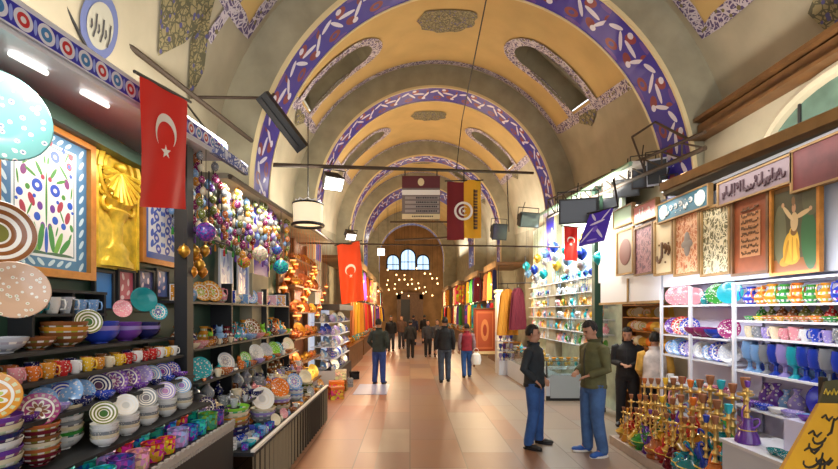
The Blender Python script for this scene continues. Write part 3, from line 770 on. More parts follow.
def k_hookah(v):
    def f():
        if v == 0: vase = lat([(0, 0), (.13, 0), (.135, .03), (.12, .08), (.16, .14), (.15, .2), (.07, .3), (.045, .36), (.055, .38), (0, .38)], 20)
        elif v == 1: vase = lat([(0, 0), (.12, 0), (.13, .02), (.11, .12), (.07, .24), (.045, .36), (.055, .38), (0, .38)], 20)
        else: vase = lat([(0, 0), (.1, 0), (.07, .04), (.15, .12), (.17, .18), (.14, .25), (.06, .31), (.045, .37), (0, .38)], 20)
        vase.v = [Vector((q.x*1.3, q.y*1.3, q.z)) for q in vase.v]
        stem = lat([(.045, .37), (.022, .41), (.02, .45), (.042, .48), (.018, .52), (.014, .6), (.034, .64), (.015, .68), (.02, .76), (.035, .78), (.02, .8), (.02, .84), (0, .84)], 14)
        tray = lat([(.015, .755), (.06, .762), (.072, .782), (.06, .776), (.015, .77)], 20)
        bowl = lat([(.02, .83), (.03, .85), (.038, .89), (.042, .93), (.032, .93), (0, .9)], 16)
        hp_ = []
        for i in range(36):
            t = i/35; hp_.append((.05+.13*math.sin(t*PI)*math.cos(t*9), .13*math.sin(t*PI)*math.sin(t*9), .5-.38*t+.1*math.sin(t*12)))
        mp_ = MB().tube([hp_[-1], (hp_[-1][0]+.04, hp_[-1][1], hp_[-1][2]+.09)], [.012, .008], 6)
        return 'water_pipe', 'water pipe', [('glass_base', vase, M['o_glass'], None), ('gilt_band', MB().torus((0, 0, .2), {0: .197, 1: .112, 2: .220}[v], .008, 20, 6), M['gold'], 0), ('stem', stem, M['brass'], None), ('ash_tray', tray, M['brass'], None),
                ('tobacco_bowl', bowl, M['o_plain'] if v == 1 else mat('clay_bowl', c(150, 96, 62), .6), None), ('hose', MB().tube(hp_, .012, 6), M['o_cloth'], None), ('mouthpiece', mp_, M['woodl'], 5)]
    return f
def k_lantern():
    return 'copper_lantern', 'lantern', [('lantern_body', lat([(0, -.9), (.12, -.85), (.3, -.6), (.42, -.3), (.42, 0), (.3, .25), (.1, .4)], 8), M['o_metal'], None), ('glass_band', lat([(.44, -.28), (.445, -.02)], 8), M['glow'], None),
        ('dome', lat([(.34, .25), (.2, .45), (.06, .55), (.04, .75), (0, .8)], 12), M['copper'], None), ('ring', MB().torus((0, 0, .85), .07, .015, 12, 5, axis='y'), M['copper'], None), ('chain', MB().tube([(0, 0, 0), (0, 0, 1)], .02, 5), M['copper'], None)]
def k_tray():
    return 'metal_tray', 'tray', [(None, lat([(0, .0), (.8, 0), (.98, .08), (1, .1), (.97, .1), (.78, .04), (.5, .035), (.48, .05), (.44, .035), (0, .035)], 30), M['o_metal'], None)]
def k_hang():
    return 'hanging_trinket', 'ornament', [('drop', lat([(0, -.5), (.1, -.42), (.3, -.2), (.34, 0), (.24, .2), (.06, .3), (.03, .36), (0, .36)], 10), M['o_metal'], None), ('cord', MB().tube([(0, 0, 0), (0, 0, 1)], .012, 5), M['dark'], None)]
def k_shoe():
    mb = MB(); mb.ell((0, 0, .18), (.22, .42, .18), 14, 8); mb.tube([(0, -.3, .16), (0, -.5, .2), (0, -.56, .36)], [.14, .07, .03], 10)
    mb.lathe([(.22, .18), (.17, .3), (.13, .28)], 14, ctr=(0, .14, 0))
    return 'slipper', 'slipper', [(None, mb, M['o_speck'], None)]
def k_cat():
    mb = MB(); mb.ell((0, 0, .3), (.24, .28, .32), 16, 10); mb.ell((0, -.1, .68), (.17, .17, .18), 14, 8)
    for s_ in (-1, 1): mb.tube([(s_*.1, -.1, .78), (s_*.14, -.1, .95)], [.06, .008], 8); mb.ell((s_*.1, -.24, .07), (.08, .12, .07), 10, 6)
    tail = MB().tube([(0, .25, .1), (.2, .32, .15), (.3, .2, .4), (.26, .15, .5)], [.05, .045, .04, .03], 8)
    return 'cat_figurine', 'figurine', [('figure', mb, M['o_plain'], None), ('tail', tail, M['o_plain'], None)]
def k_garment():
    def fn(u, v):
        z = 1-v; x = (u-.5)*(.42+.25*v)*(1 if v > .12 else .5+4*v); return Vector((x, .035*math.sin(u*22+v*2)+.02, z))
    mb = MB().grid(fn, 22, 8); mb.grid(lambda u, v: fn(1-u, v)+Vector((0, .07, 0)), 22, 8)
    return 'hanging_garment', 'garment', [('cloth', mb, M['o_cloth'], None), ('hanger', MB().tube([(-.14, .05, .97), (0, .05, 1.03), (.14, .05, .97)], .01, 5).tube([(0, .05, 1.03), (0, .05, 1.12)], .008, 5), M['dark'], None)]
def k_rug():
    mb = MB().grid(lambda u, v: Vector(((u-.5)*.7, .02*math.sin(u*9), v)), 16, 4); mb.grid(lambda u, v: Vector(((.5-u)*.7, .03+.02*math.sin((1-u)*9), v)), 16, 4)
    fr = MB()
    for i in range(18): fr.tube([((i/17-.5)*.68, .02, 0), ((i/17-.5)*.68, .02, -.05)], .008, 4)
    return 'hanging_rug', 'rug', [('pile', mb, M['o_rug'], None), ('fringe', fr, M['cream'], None)]
def k_lamp():
    return 'hanging_bulb_lamp', 'lamp', [('bulb', MB().ell((0, 0, 0), (.5, .5, .6), 12, 8), M['bulb'], None), ('socket', lat([(.2, .5), (.25, .6), (.2, .95), (0, 1)], 10), M['brass'], None), ('cord', MB().tube([(0, 0, 0), (0, 0, 1)], .05, 5), M['dark'], None)]
def k_box():
    return 'goods_box', 'box', [('carton', MB().box((-.5, -.4, 0), (.5, .4, .8)), M['o_rug'], None), ('box_lid', MB().box((-.53, -.43, .72), (.53, .43, .92)), M['o_plain'], None)]
def k_necklace():
    mb = MB()
    for i in range(20):
        t = -PI*.08+PI*1.16*i/19; mb.ell((.32*math.cos(t), 0, -.0-.75*math.sin(t)), (.045,)*3, 7, 5)
    mb.ell((0, 0, -.87), (.09, .04, .12), 8, 6)
    return 'necklace', 'necklace', [(None, mb, M['o_plain'], None)]
KINDS = {'plate': k_plate(M['o_plate']), 'rplate': k_plate(M['o_rings']), 'pplate': k_plate(M['o_plain']), 'splate': k_plate(M['o_speck']), 'bowl': k_bowl(M['o_band']), 'sbowl': k_bowl(M['o_speck']), 'pbowl': k_bowl(M['o_plain']),
         'cup': k_cup, 'votive': k_votive, 'vase': k_vase, 'jug': k_jug, 'teapot': k_teapot, 'ewer': k_ewer, 'tumbler': k_tumbler, 'tile': k_tile, 'globe': k_globe, 'strand': k_strand,
         'hookah0': k_hookah(0), 'hookah1': k_hookah(1), 'hookah2': k_hookah(2), 'lantern': k_lantern, 'tray': k_tray, 'hang': k_hang, 'slipper': k_shoe, 'cat': k_cat, 'garment': k_garment, 'rug': k_rug, 'lamp': k_lamp, 'box': k_box, 'necklace': k_necklace}
def face(d, up='Y'): return Vector(d).to_track_quat('Z', up).to_euler()
ADJ = {'plate': 'painted plate', 'rplate': 'ringed plate', 'pplate': 'plain glazed plate', 'splate': 'flowered plate', 'bowl': 'banded bowl', 'sbowl': 'flowered bowl', 'pbowl': 'glazed bowl', 'cup': 'handled cup', 'votive': 'glass candle holder',
       'vase': 'painted vase', 'jug': 'spouted jug', 'teapot': 'metal teapot', 'ewer': 'slender ewer', 'tumbler': 'footed glass', 'tile': 'painted tile', 'slipper': 'curled slipper', 'cat': 'cat figurine', 'tray': 'round tray', 'hang': 'hanging trinket', 'necklace': 'bead necklace', 'box': 'goods box'}
SZR = {'plate': 1, 'rplate': 1, 'pplate': 1, 'splate': 1, 'tray': 1}
def row(kinds, X, z, Y0, Y1, n, cols, size, sup, group, jit=.15, inward=1, skip=()):
    """n goods along a ledge at x = X, standing on z; named by their order from the near end"""
    for i in range(n):
        y = Y0+(Y1-Y0)*(i+.5)/n
        if any(a <= y <= b_ for a, b_ in skip): continue
        k = rng.choice(kinds) if isinstance(kinds, (list, tuple)) else kinds
        cn = cols[i % len(cols)] if rng.random() < .6 else rng.choice(cols)
        s_ = size*(1+rng.uniform(-jit, jit))
        lb = f"{cn} {ADJ[k]}, {ordn(i)} from the near end of {sup}"
        if k in SZR:     # stands on edge, leaning back
            R = s_*(.78 if size > .11 else 1); d = (inward*.8, -.45, .42) if inward > 0 else (-.72, -.66, .22); t = Vector(d).normalized()
            place(k, (X-t.x*R*.15, y, z+R*math.sqrt(1-t.z*t.z)), R, cn, lb, group, face(d))
        else:
            place(k, (X, y, z), s_, cn, lb, group, (0, 0, rng.uniform(-.4, .4)+(PI if inward < 0 else 0)))
def stack(kind, x, y, z, R, n, cols, nm, group, step=.28, shrink=0, top=None):
    for i in range(n):
        r = R*(1-shrink*(n-1-i)/max(1, n-1)); cn = cols[i % len(cols)]
        pos = 'lowest' if i == 0 else 'topmost' if i == n-1 else ordn(i)+' up'
        place(kind, (x, y, z+i*R*step), r, cn, f"{cn} {ADJ[kind].split()[-1]}, {pos} of the {nm}", group)
    if top:
        kk, cc = top; zt = z+(n-1)*R*step+R*.25; d = (.62, -.62, .5); t = Vector(d).normalized(); zt += .3*R
        place(kk, (x-.02, y+.02, zt+R*math.sqrt(1-t.z*t.z)*.92), R*.98, cc, f"{cc} {ADJ[kk]} propped upright on the {nm}", group, face(d))

# ------------------------------------------------------------------ ceramics stand (near end, below the tile picture)
st = empty('display_stand', (-2.1, 3.0, 0), 'long stepped black display stand carrying the bowls and plates below the tile picture', 'display stand')
TI = [(-2.45, -2.17, 1.72, 1.5, 4.15), (-2.45, -2.08, 1.56, 1.5, 4.15), (-2.45, -1.98, 1.37, 1.5, 4.15), (-2.45, -1.83, 1.12, 1.5, 4.15), (-2.45, -1.62, .95, 1.5, 4.15)]
for x0, x1, z, ya, yb in TI: part('ledge', MB().box((x0, ya, z-.025), (x1, yb, z)), M['blackc'], st, False)
part('front_panel', MB().box((-1.66, 1.5, 0), (-1.63, 4.15, .92)), M['blackc'], st, False)
for y in (1.5, 2.8, 4.12): part('upright', MB().box((-2.45, y, 0), (-2.40, y+.03, 1.74)), M['blackc'], st, False)
struct('wall_stall_left', MB().box((-2.54, 1.4, 0), (-2.46, 8.3, 3.32)), M['green'])
ld = MB()
for i in range(60):
    y = 1.9+i*.037; ld.box((-1.625, y, .915), (-1.60, y+.037, .96+.012*(i % 2))); ld.box((-1.62, y+.008, .88), (-1.605, y+.028, .915))
part('lace_edging', ld, mat('lace', c(178, 172, 164), .8), st, False)
# votives on the lowest ledge
VC = ['cobalt blue', 'turquoise', 'red', 'teal', 'purple', 'pink', 'green', 'orange', 'lavender']
g1 = 'mosaic candle holders on the lowest ledge'
row('votive', -1.73, .95, 1.95, 4.1, 13, VC, .15, 'the front candle holder row', g1, .12)
row('votive', -1.90, .95, 1.95, 4.1, 12, ['teal', 'cobalt blue', 'red', 'teal', 'lavender', 'orange', 'turquoise'], .19, 'the rear candle holder row', g1, .1)
gs = 'stacked bowls on the ceramics stand'
stack('bowl', -2.03, 2.17, 1.12, .13, 7, ['navy', 'cream', 'purple', 'white'], 'nearest bowl stack', gs, .30, 0, ('plate', 'amber'))
stack('bowl', -2.02, 2.45, 1.12, .098, 6, ['maroon', 'copper', 'cream', 'brown'], 'brown bowl stack', gs, .32, 0, ('plate', 'magenta'))
stack('bowl', -2.12, 2.74, 1.12, .112, 7, ['white', 'green', 'cream', 'grey'], 'pale green bowl stack', gs, .28, 0, ('splate', 'light blue'))
for i, (y, x) in enumerate([(2.80, -1.9), (3.05, -1.92), (3.32, -1.94), (3.60, -1.95), (3.88, -1.96)]):
    stack('sbowl', x, y, 1.12, .078, 5, ['white', 'cream', 'grey', 'white'], ['first', 'second', 'third', 'fourth', 'fifth'][i]+' little white bowl stack', gs, .28, 0, ('rplate', ['olive', 'white', 'grey', 'lavender', 'light blue'][i]))
gp = 'plates leaning on the middle ledge'
row(['splate', 'plate', 'rplate'], -2.12, 1.37, 2.05, 4.1, 13, ['turquoise', 'purple', 'lavender', 'light blue', 'cobalt blue', 'light blue', 'navy'], .082, 'the middle ledge plates', gp)
row('sbowl', -2.04, 1.37, 2.3, 4.1, 9, ['purple', 'lavender', 'navy', 'cobalt blue'], .062, 'the middle ledge bowls', 'small bowls on the middle ledge')
row('cup', -2.13, 1.56, 1.95, 4.1, 20, ['yellow', 'orange', 'cream', 'yellow', 'pink', 'white', 'amber', 'red', 'white'], .082, 'the cup ledge', 'flowered cups on the stand', .1)
row('cup', -2.25, 1.56, 2.0, 4.1, 14, ['brown', 'amber', 'navy', 'copper'], .085, 'the rear cup row', 'flowered cups on the stand', .1)
gb = 'bowls and plates on the top ledge'
row('bowl', -2.28, 1.72, 1.95, 2.85, 4, ['teal', 'grey', 'silver', 'brown'], .115, 'the top ledge bowls', gb)
for i, (y, cn, R, k) in enumerate([(2.98, 'brown', .135, 'rings'), (3.32, 'cobalt blue', .13, 'b'), (3.62, 'purple', .12, 'b'), (3.9, 'navy', .115, 'b')]):
    stack('pbowl' if k == 'b' else 'bowl', -2.29, y, 1.72, R, 3, [cn, 'lavender' if i else 'amber', cn], ['wide brown', 'blue rimmed', 'purple', 'dark blue'][i]+' bowl stack on the top ledge', gb, .26)
for (px, py, R, cn, k, nm) in [(88, 322, .085, 'olive', 'rplate', 'olive striped plate propped behind the wide brown bowls'), (122, 309, .068, 'pink', 'splate', 'pink flowered plate standing above the blue rimmed bowls'),
                               (143, 300, .105, 'teal', 'pplate', 'glossy teal plate standing under the blue tile panel'), (158, 312, .075, 'turquoise', 'plate', 'small turquoise plate beside the glossy teal plate'),
                               (14, 291, .155, c(214, 178, 150), 'splate', 'big pinkish cream flowered plate standing below the tile picture')]:
    p = at(px, py, X=-2.24 if px > 50 else -2.12); place(k, p, R, cn, nm, None, face((.75, -.6, .2)))
    if 100 < px: one('plate_hook', MB().tube([(-2.46, p.y+.02, p.z), (p.x-.005, p.y, p.z), (p.x-.0, p.y-.0, p.z-R*.9)], .006, 6), M['dark'], 'thin wire hook carrying the '+nm.split(' plate')[0]+' plate', 'hook')
# shelf cubby behind with small goods
cb = empty('wall_shelf', (-2.38, 3.3, 2.0), 'small black open shelf on the wall below the tile picture frame', 'shelf')
for z in (1.94, 2.10): part('board', MB().box((-2.46, 2.75, z-.02), (-2.3, 3.42, z)), M['blackc'], cb, False)
for y in (2.75, 3.08, 3.40): part('divider', MB().box((-2.46, y, 1.78), (-2.31, y+.02, 2.1)), M['blackc'], cb, False)
row('cup', -2.36, 1.94, 2.78, 3.4, 5, ['teal', 'white', 'silver', 'light blue', 'navy'], .10, 'the small wall shelf', 'cups on the small wall shelf')
# hung plates
place('splate', at(-3, 117, X=-2.2), .235, c(120, 180, 180), 'large pale turquoise and white flowered plate hung beside the tile picture', None, face((.85, -.5, 0)))
place('rplate', at(-4, 233, X=-2.2), .17, 'brown', 'brown and cream ringed wooden plate beside the frame of the tile picture', None, face((.85, -.5, .05)))
hb = MB().tube([(-2.46, 2.36, 3.2), (-2.24, 2.36, 3.2), (-2.24, 2.38, 3.1)], .008, 6).tube([(-2.46, 2.37, 2.55), (-2.22, 2.37, 2.5)], .008, 6)
one('wall_hook', hb, M['dark'], 'thin dark wire hook holding the hung plates', 'hook')

def yz_frame(name, label, cat, X, Y0, Y1, z0, z1, facem, framem, fw=.05, dep=.05, sgn=1, group=None, fname='picture'):
    """a picture on a side wall facing the aisle (sgn 1: faces +x)"""
    e = empty(name, (X, (Y0+Y1)/2, z0), label, cat, group)
    fx = X+sgn*dep*.4
    mb = MB()
    if sgn > 0: mb.quad((fx, Y0, z0), (fx, Y1, z0), (fx, Y1, z1), (fx, Y0, z1))
    else: mb.quad((fx, Y1, z0), (fx, Y0, z0), (fx, Y0, z1), (fx, Y1, z1))
    mb.box((min(X, fx-sgn*.004), Y0, z0), (max(X, fx-sgn*.004), Y1, z1))
    part(fname, mb, facem, e, False)
    if framem:
        fr = MB(); xa, xb = sorted((X, X+sgn*dep))
        fr.box((xa, Y0-fw, z0-fw), (xb, Y0, z1+fw)).box((xa, Y1, z0-fw), (xb, Y1+fw, z1+fw)).box((xa, Y0, z0-fw), (xb, Y1, z0)).box((xa, Y0, z1), (xb, Y1, z1+fw))
        part('frame', fr, framem, e, False)
    return e
# tile picture
wt = c(232, 232, 228); bl1 = c(32, 86, 190); gr1 = c(60, 140, 60); rd1 = c(160, 55, 75); tb = c(62, 120, 160)
sh = [('r', 0, .5, .36, .42, 0, c(215, 225, 228)), ('r', 0, .5, .335, .40, 0, c(70, 120, 130)), ('r', 0, .5, .325, .39, 0, wt)]
for y in (.04, .13, .22, .31, .40, .49, .58, .67, .76, .85, .94): sh.append(('e', .43, y, .045, .018, 48, c(185, 215, 225)))
for x in (.06, .16, .26): sh += [('e', x, .045, .045, .016, 30, c(185, 215, 225)), ('e', x, .955, .045, .016, 30, c(185, 215, 225))]
for (x, y, a, b_, an, cc) in [(.10, .83, .055, .042, 0, bl1), (.27, .80, .035, .03, 0, rd1), (.27, .80, .018, .015, 0, bl1), (.10, .58, .058, .045, 0, bl1), (.24, .66, .03, .04, 30, c(120, 60, 120)), (.28, .50, .035, .028, 0, bl1), (.08, .70, .06, .016, 50, gr1), (.2, .74, .07, .012, -40, gr1),
                              (.16, .47, .028, .05, -35, rd1), (.07, .44, .03, .03, 0, c(100, 60, 150)), (.17, .66, .06, .012, 20, gr1), (.25, .40, .028, .05, -25, rd1), (.10, .36, .035, .03, 0, bl1), (.2, .33, .03, .025, 0, bl1), (.04, .30, .025, .03, 0, c(110, 60, 150)),
                              (.06, .22, .03, .10, 12, gr1), (.14, .19, .028, .10, -28, c(110, 170, 60)), (.22, .18, .026, .09, -48, gr1), (.0, .2, .02, .10, 0, bl1), (.28, .25, .04, .012, 60, gr1), (.15, .11, .16, .012, 0, c(60, 100, 70)), (.3, .6, .05, .01, 80, gr1), (.0, .5, .012, .2, 0, gr1), (.29, .88, .03, .025, 0, rd1), (.2, .9, .02, .02, 0, bl1), (.05, .92, .02, .02, 0, rd1), (.10, .83, .02, .016, 0, wt), (.10, .58, .022, .016, 0, wt), (.2, .55, .025, .02, 0, gr1), (.04, .65, .022, .018, 0, rd1), (.18, .40, .05, .009, -60, gr1), (.12, .28, .04, .009, 70, gr1), (.29, .73, .02, .016, 0, bl1), (.3, .33, .02, .03, 30, gr1), (.02, .78, .03, .012, 80, gr1), (.24, .86, .05, .009, 60, gr1), (.31, .45, .015, .012, 0, bl1), (.13, .5, .018, .014, 0, bl1)]:
    sh.append(('e', x, y, a, b_, an, cc))
yz_frame('tile_picture', 'large framed picture of painted tiles with blue flowers on white', 'tile picture', -2.44, 2.62, 3.36, 2.24, 3.16, motif('flower_tiles', tb, sh, mirror=True), M['goldw'], .055, .06, fname='tile_panel')
# gilt relief panel
gx = -2.44
e = empty('gilt_relief', (gx, 3.72, 2.3), 'gilded relief panel of a column with a fan shell beside the tile picture', 'relief panel')
part('panel', MB().box((gx, 3.44, 2.30), (gx+.02, 4.0, 3.26)), M['gold'], e, False)
fan = MB()
for i in range(22):
    a = PI*(1.0+i/21); fan.tube([(gx+.04, 3.72, 3.10), (gx+.05+.03*(i % 2), 3.72+.23*math.cos(a), 3.08+.25*math.sin(a))], [.012, .022], 6)
fan.torus((gx+.04, 3.72, 3.08), .25, .02, 24, 6, axis='x', arc=(PI, 2*PI)); fan.torus((gx+.04, 3.72, 3.08), .25, .03, 24, 6, axis='x', arc=(0, PI)); fan.torus((gx+.03, 3.72, 3.08), .18, .02, 24, 6, axis='x', arc=(0, PI)); fan.ell((gx+.05, 3.72, 3.14), (.04, .05, .04))
part('fan_shell', fan, M['gold'], e)
colm = MB().lathe([(0, 2.32), (.20, 2.32), (.20, 2.36), (.14, 2.40), (.15, 2.46), (.10, 2.50), (.07, 2.53), (.07, 2.68), (.10, 2.72), (.16, 2.78), (.12, 2.80), (.2, 2.86), (0, 2.86)], 20)
part('column', MB().add([(gx+.02+v.x*.3, 3.72+v.y, v.z) for v in colm.v], colm.f), M['gold'], e)
scr = MB()
for s_ in (-1, 1):
    scr.torus((gx+.03, 3.72+s_*.15, 2.82), .05, .018, 14, 6, axis='x'); scr.torus((gx+.03, 3.72+s_*.2, 2.92), .035, .014, 14, 6, axis='x'); scr.tube([(gx+.03, 3.72+s_*.26, 2.32), (gx+.03, 3.72+s_*.26, 3.24)], .016, 6)
part('scrolls', scr, M['gold'], e)
# blue tile panel behind the flag
shb2 = [('r', 0, .5, .40, .44, 0, c(60, 100, 180)), ('r', 0, .5, .375, .42, 0, c(228, 232, 238))]
for k2 in range(7):
    y = .13+.125*k2; shb2 += [('e', .12+.05*(k2 % 2), y, .07, .05, 20, c(50, 80, 190)), ('e', .12+.05*(k2 % 2), y, .03, .02, 0, c(230, 230, 240)), ('e', .28, y+.05, .035, .05, 30, c(60, 95, 200)), ('e', .03, y+.06, .03, .03, 0, c(70, 110, 210)), ('e', .2, y+.06, .07, .012, -30, c(60, 90, 190))]
for y in (.05, .15, .25, .35, .45, .55, .65, .75, .85, .95): shb2.append(('e', .45, y, .03, .02, 40, c(190, 210, 235)))
yz_frame('tile_picture', 'blue and white tile panel in a gilt frame partly covered by the hanging flag', 'tile picture', -2.44, 4.08, 4.74, 2.45, 3.26, motif('blue_flower_tiles', c(50, 90, 170), shb2, mirror=True), M['goldw'], .05, .05, fname='tile_panel')
for i, (a, b_, cn, ds) in enumerate([(3.46, 3.66, c(50, 120, 190), 'plain sky blue'), (3.74, 3.94, c(190, 90, 110), 'rose red flowered'), (4.02, 4.24, c(70, 70, 120), 'dark blue flowered'), (4.3, 4.5, c(80, 100, 160), 'pale blue flowered')]):
    m_ = motif('small_tile_'+str(i), cn, [] if i == 0 else [('e', x, y, .12, .07, 30*j, c(225, 200, 205)) for j, (x, y) in enumerate([(.3, .2), (.7, .35), (.3, .5), (.7, .68), (.35, .85)])])
    yz_frame('small_tile_picture', ds+' upright tile hung under the '+['gilt relief', 'gilt relief\'s far side', 'blue tile panel', 'blue tile panel\'s far side'][i], 'tile picture', -2.44, a, b_, 1.98+.04*i, 2.26+.03*i, m_, M['blackc'], .02, .03, group='small tiles under the panels', fname='tile_face')
# canopy with medallion fascia
cz = lambda Y: 3.16+.095*Y
e = empty('shop_canopy', (-2.4, 3.1, 3.3), 'white shop canopy with blue medallion fascia over the ceramics stand', 'canopy')
fa = MB()
n_ = 12
for i in range(n_):
    ya, yb = 1.35+(4.9-1.35)*i/n_, 1.35+(4.9-1.35)*(i+1)/n_
    fa.quad((-1.985, ya, cz(ya)), (-1.985, yb, cz(yb)), (-1.985, yb, cz(yb)+.14), (-1.985, ya, cz(ya)+.14))
part('fascia', fa, M['fascia'], e, False)
ro = MB(); ya, yb = 1.35, 4.9
ro.add([(-2.0, ya, cz(ya)-.03), (-3.2, ya, cz(ya)-.03), (-3.2, yb, cz(yb)-.03), (-2.0, yb, cz(yb)-.03), (-2.0, ya, cz(ya)+.17), (-3.2, ya, cz(ya)+.17), (-3.2, yb, cz(yb)+.17), (-2.0, yb, cz(yb)+.17)],
       [(0, 1, 2, 3), (4, 7, 6, 5), (0, 3, 7, 4), (2, 1, 5, 6), (0, 4, 5, 1), (3, 2, 6, 7)])
part('canopy_roof', ro, M['white'], e, False)
for a, b_ in ((2.42, 2.66), (2.95, 3.2)):
    part('fluorescent_tube', MB().tube([(-2.15, a, cz(a)-.05), (-2.15, b_, cz(b_)-.05)], .016, 8), M['tubeL'], e)
part('end_fascia', MB().add([(-1.98, 4.55, 3.56), (-1.98, 5.5, 3.62), (-1.98, 5.5, 3.74), (-1.98, 4.55, 3.68), (-2.03, 4.55, 3.56), (-2.03, 5.5, 3.62), (-2.03, 5.5, 3.74), (-2.03, 4.55, 3.68)], [(0, 1, 2, 3), (7, 6, 5, 4), (0, 4, 5, 1), (3, 2, 6, 7), (1, 5, 6, 2), (0, 3, 7, 4)], 0, [[(0,0),(1,0),(1,.14),(0,.14)]]*6), M['fascia2'], e, False)
part('dark_beam', MB().box((-2.4, 1.4, 3.2), (-2.3, 4.95, 3.3)), M['green'], e, False)
e = empty('shop_canopy', (-2.5, 7.5, 3.4), 'plain beige shop canopy over the hanging bead ornaments', 'canopy')
ro = MB(); ya, yb = 4.95, 11.6; z1, z2 = 3.42, 3.72
ro.add([(-2.0, ya, z1), (-3.2, ya, z1), (-3.2, yb, z2), (-2.0, yb, z2), (-2.0, ya, z1+.06), (-3.2, ya, z1+.1), (-3.2, yb, z2+.1), (-2.0, yb, z2+.06)], [(0, 1, 2, 3), (4, 7, 6, 5), (0, 3, 7, 4), (2, 1, 5, 6), (0, 4, 5, 1), (3, 2, 6, 7)])
part('canopy_roof', ro, M['plaster2'], e, False)
part('front_rail', MB().tube([(-1.98, ya, z1+.02), (-1.98, yb, z2+.02)], .03, 8), M['iron'], e)
e = empty('stall_post', (-2.12, 4.22, 0), 'dark square post between the ceramics stand and the bead stall', 'post')
part('post_shaft', MB().box((-2.18, 4.16, 0), (-2.06, 4.28, 3.5)), M['blackc'], e, False); part('post_foot', MB().box((-2.2, 4.14, 0), (-2.04, 4.30, .06)), M['dark'], e, False)

# ------------------------------------------------------------------ flags
def crescent(R):
    pts = []; n = 26; a0 = math.radians(38)
    for i in range(n+1):
        t = a0+(2*PI-2*a0)*i/n; pts.append((R*math.cos(t), R*math.sin(t)))
    r = R*.8; cx = R*.25; xe, ye = pts[-1]
    a1 = math.atan2(ye, xe-cx); a2 = math.atan2(pts[0][1], pts[0][0]-cx)
    if a1 < 0: a1 += 2*PI
    for i in range(1, n):
        t = a1+(a2-a1)*i/n; pts.append((cx+r*math.cos(t), r*math.sin(t)))
    return pts
def flag(name, label, O, U, D, w, h, N, cm, amp=.02, group=None, rotE=-PI/2, ec=(.5, .42), R=.2, fade=0):
    """cloth hanging from O; U across, D down, N normal"""
    O, U, D, N = map(Vector, (O, U, D, N)); U.normalize(); D.normalize(); N.normalize()
    fn = lambda u, v, o=0: O+U*(u*w)+D*(v*h)+N*(amp*(math.sin(u*9+v*3)*(.3+.7*v))+o)
    e = empty(name, O+D*h, label, 'flag', group)
    mb = MB().grid(lambda u, v: fn(u, v), 24, 24); part('cloth', mb, cm, e)
    em = MB()
    for side in (1, -1):
        pc = crescent(R)
        half = len(pc)//2
        cs, sn = math.cos(rotE), math.sin(rotE)
        P = [(ec[0]+(x*cs-y*sn), ec[1]*h/w+(-(x*sn+y*cs))) for x, y in pc]
        P3 = [fn(x, y*w/h, side*.006) for x, y in P]
        n = 26
        outer = P3[:n+1]; inner = [P3[n]]+P3[n+1:]+[P3[0]]; inner = inner[::-1]
        vs = outer+inner
        em.add(vs, [(i, i+1, n+1+i+1, n+1+i) for i in range(n)])
        sx = ec[0]+cs*R*1.15; sy = ec[1]*h/w-sn*R*1.15
        sp = [fn(sx+(R*.42 if k % 2 == 0 else R*.17)*math.cos(PI*k/5+rotE+PI), (sy-(R*.42 if k % 2 == 0 else R*.17)*math.sin(PI*k/5+rotE+PI))*w/h, side*.006) for k in range(10)]
        em.add([fn(sx, sy*w/h, side*.006)]+sp, [(0, k+1, (k+1) % 10+1) for k in range(10)])
    part('crescent_and_star', em, M['fwhite'], e, False)
    part('flag_pole', MB().tube([O-U*.06+D*0, O+U*(w+.06)], .012, 8), M['dark'], e)
    return e
flag('flag', 'large red Turkish flag hanging from the canopy in front of the blue tile panel', (-1.9, 3.16, 3.62), (0, 1, .2), (0, 0, -1), .69, .93, (1, 0, 0), M['red'], ec=(.5, .36), R=.2)
flag('flag', 'orange red flag slanting above the silverware window', at(337, 245, Y=10.2), (1, 0, .18), (.08, 0, -1), .52, 1.35, (0, -1, 0), M['orangered'], .05, ec=(.5, .45), R=.24)
flag('flag', 'small red Turkish flag hanging beside the violet tiled banner', at(564, 226, Y=8.8), (1, 0, -.1), (0, 0, -1), .27, .66, (0, -1, 0), M['red'], .03, ec=(.5, .4), R=.26)

# ------------------------------------------------------------------ bead stall (beyond the dark post)
e = empty('display_counter', (-2.0, 5.9, 0), 'long low counter with pleated skirt along the aisle beneath the bead ornaments', 'counter')
part('counter_top', MB().box((-2.45, 4.32, .56), (-1.5, 8.2, .60)), M['blackc'], e, False)
sk = MB().grid(lambda u, v: Vector((-1.51+.018*math.sin(u*170), 4.32+3.88*u, .57*v)), 420, 2)
m, nt, b = nmat('striped_skirt'); g = NG(nt); tc = nt.nodes.new('ShaderNodeTexCoord'); o_ = g.sep(tc.outputs['Object'])
f = g.math('GREATER_THAN', g.math('SINE', g.math('MULTIPLY', o_[1], 42)), .1)
nt.links.new(g.mix(f, c(60, 52, 42), c(150, 138, 112)), b.inputs['Base Color']); b.inputs['Roughness'].default_value = .85
part('skirt', sk, m, e)
part('lace_edging', MB().box((-1.53, 4.32, .60), (-1.49, 8.2, .625)), M['fwhite'], e, False)
e = empty('display_shelves', (-2.3, 6.2, .6), 'black stepped shelves of mixed pottery beneath the bead ornaments', 'shelf')
SB = [(-2.46, -2.2, 2.06), (-2.46, -2.15, 1.58), (-2.46, -2.02, 1.26), (-2.46, -1.85, .93)]
for x0, x1, z in SB: part('shelf_board', MB().box((x0, 4.3, z-.025), (x1, 8.2, z)), M['blackc'], e, False)
for y in (5.55, 6.9, 8.17): part('upright', MB().box((-2.46, y, .6), (-2.2, y+.03, 2.3)), M['blackc'], e, False)
mix1 = ['amber', 'brown', 'pink', 'turquoise', 'cobalt blue', 'orange', 'green', 'cream', 'purple']
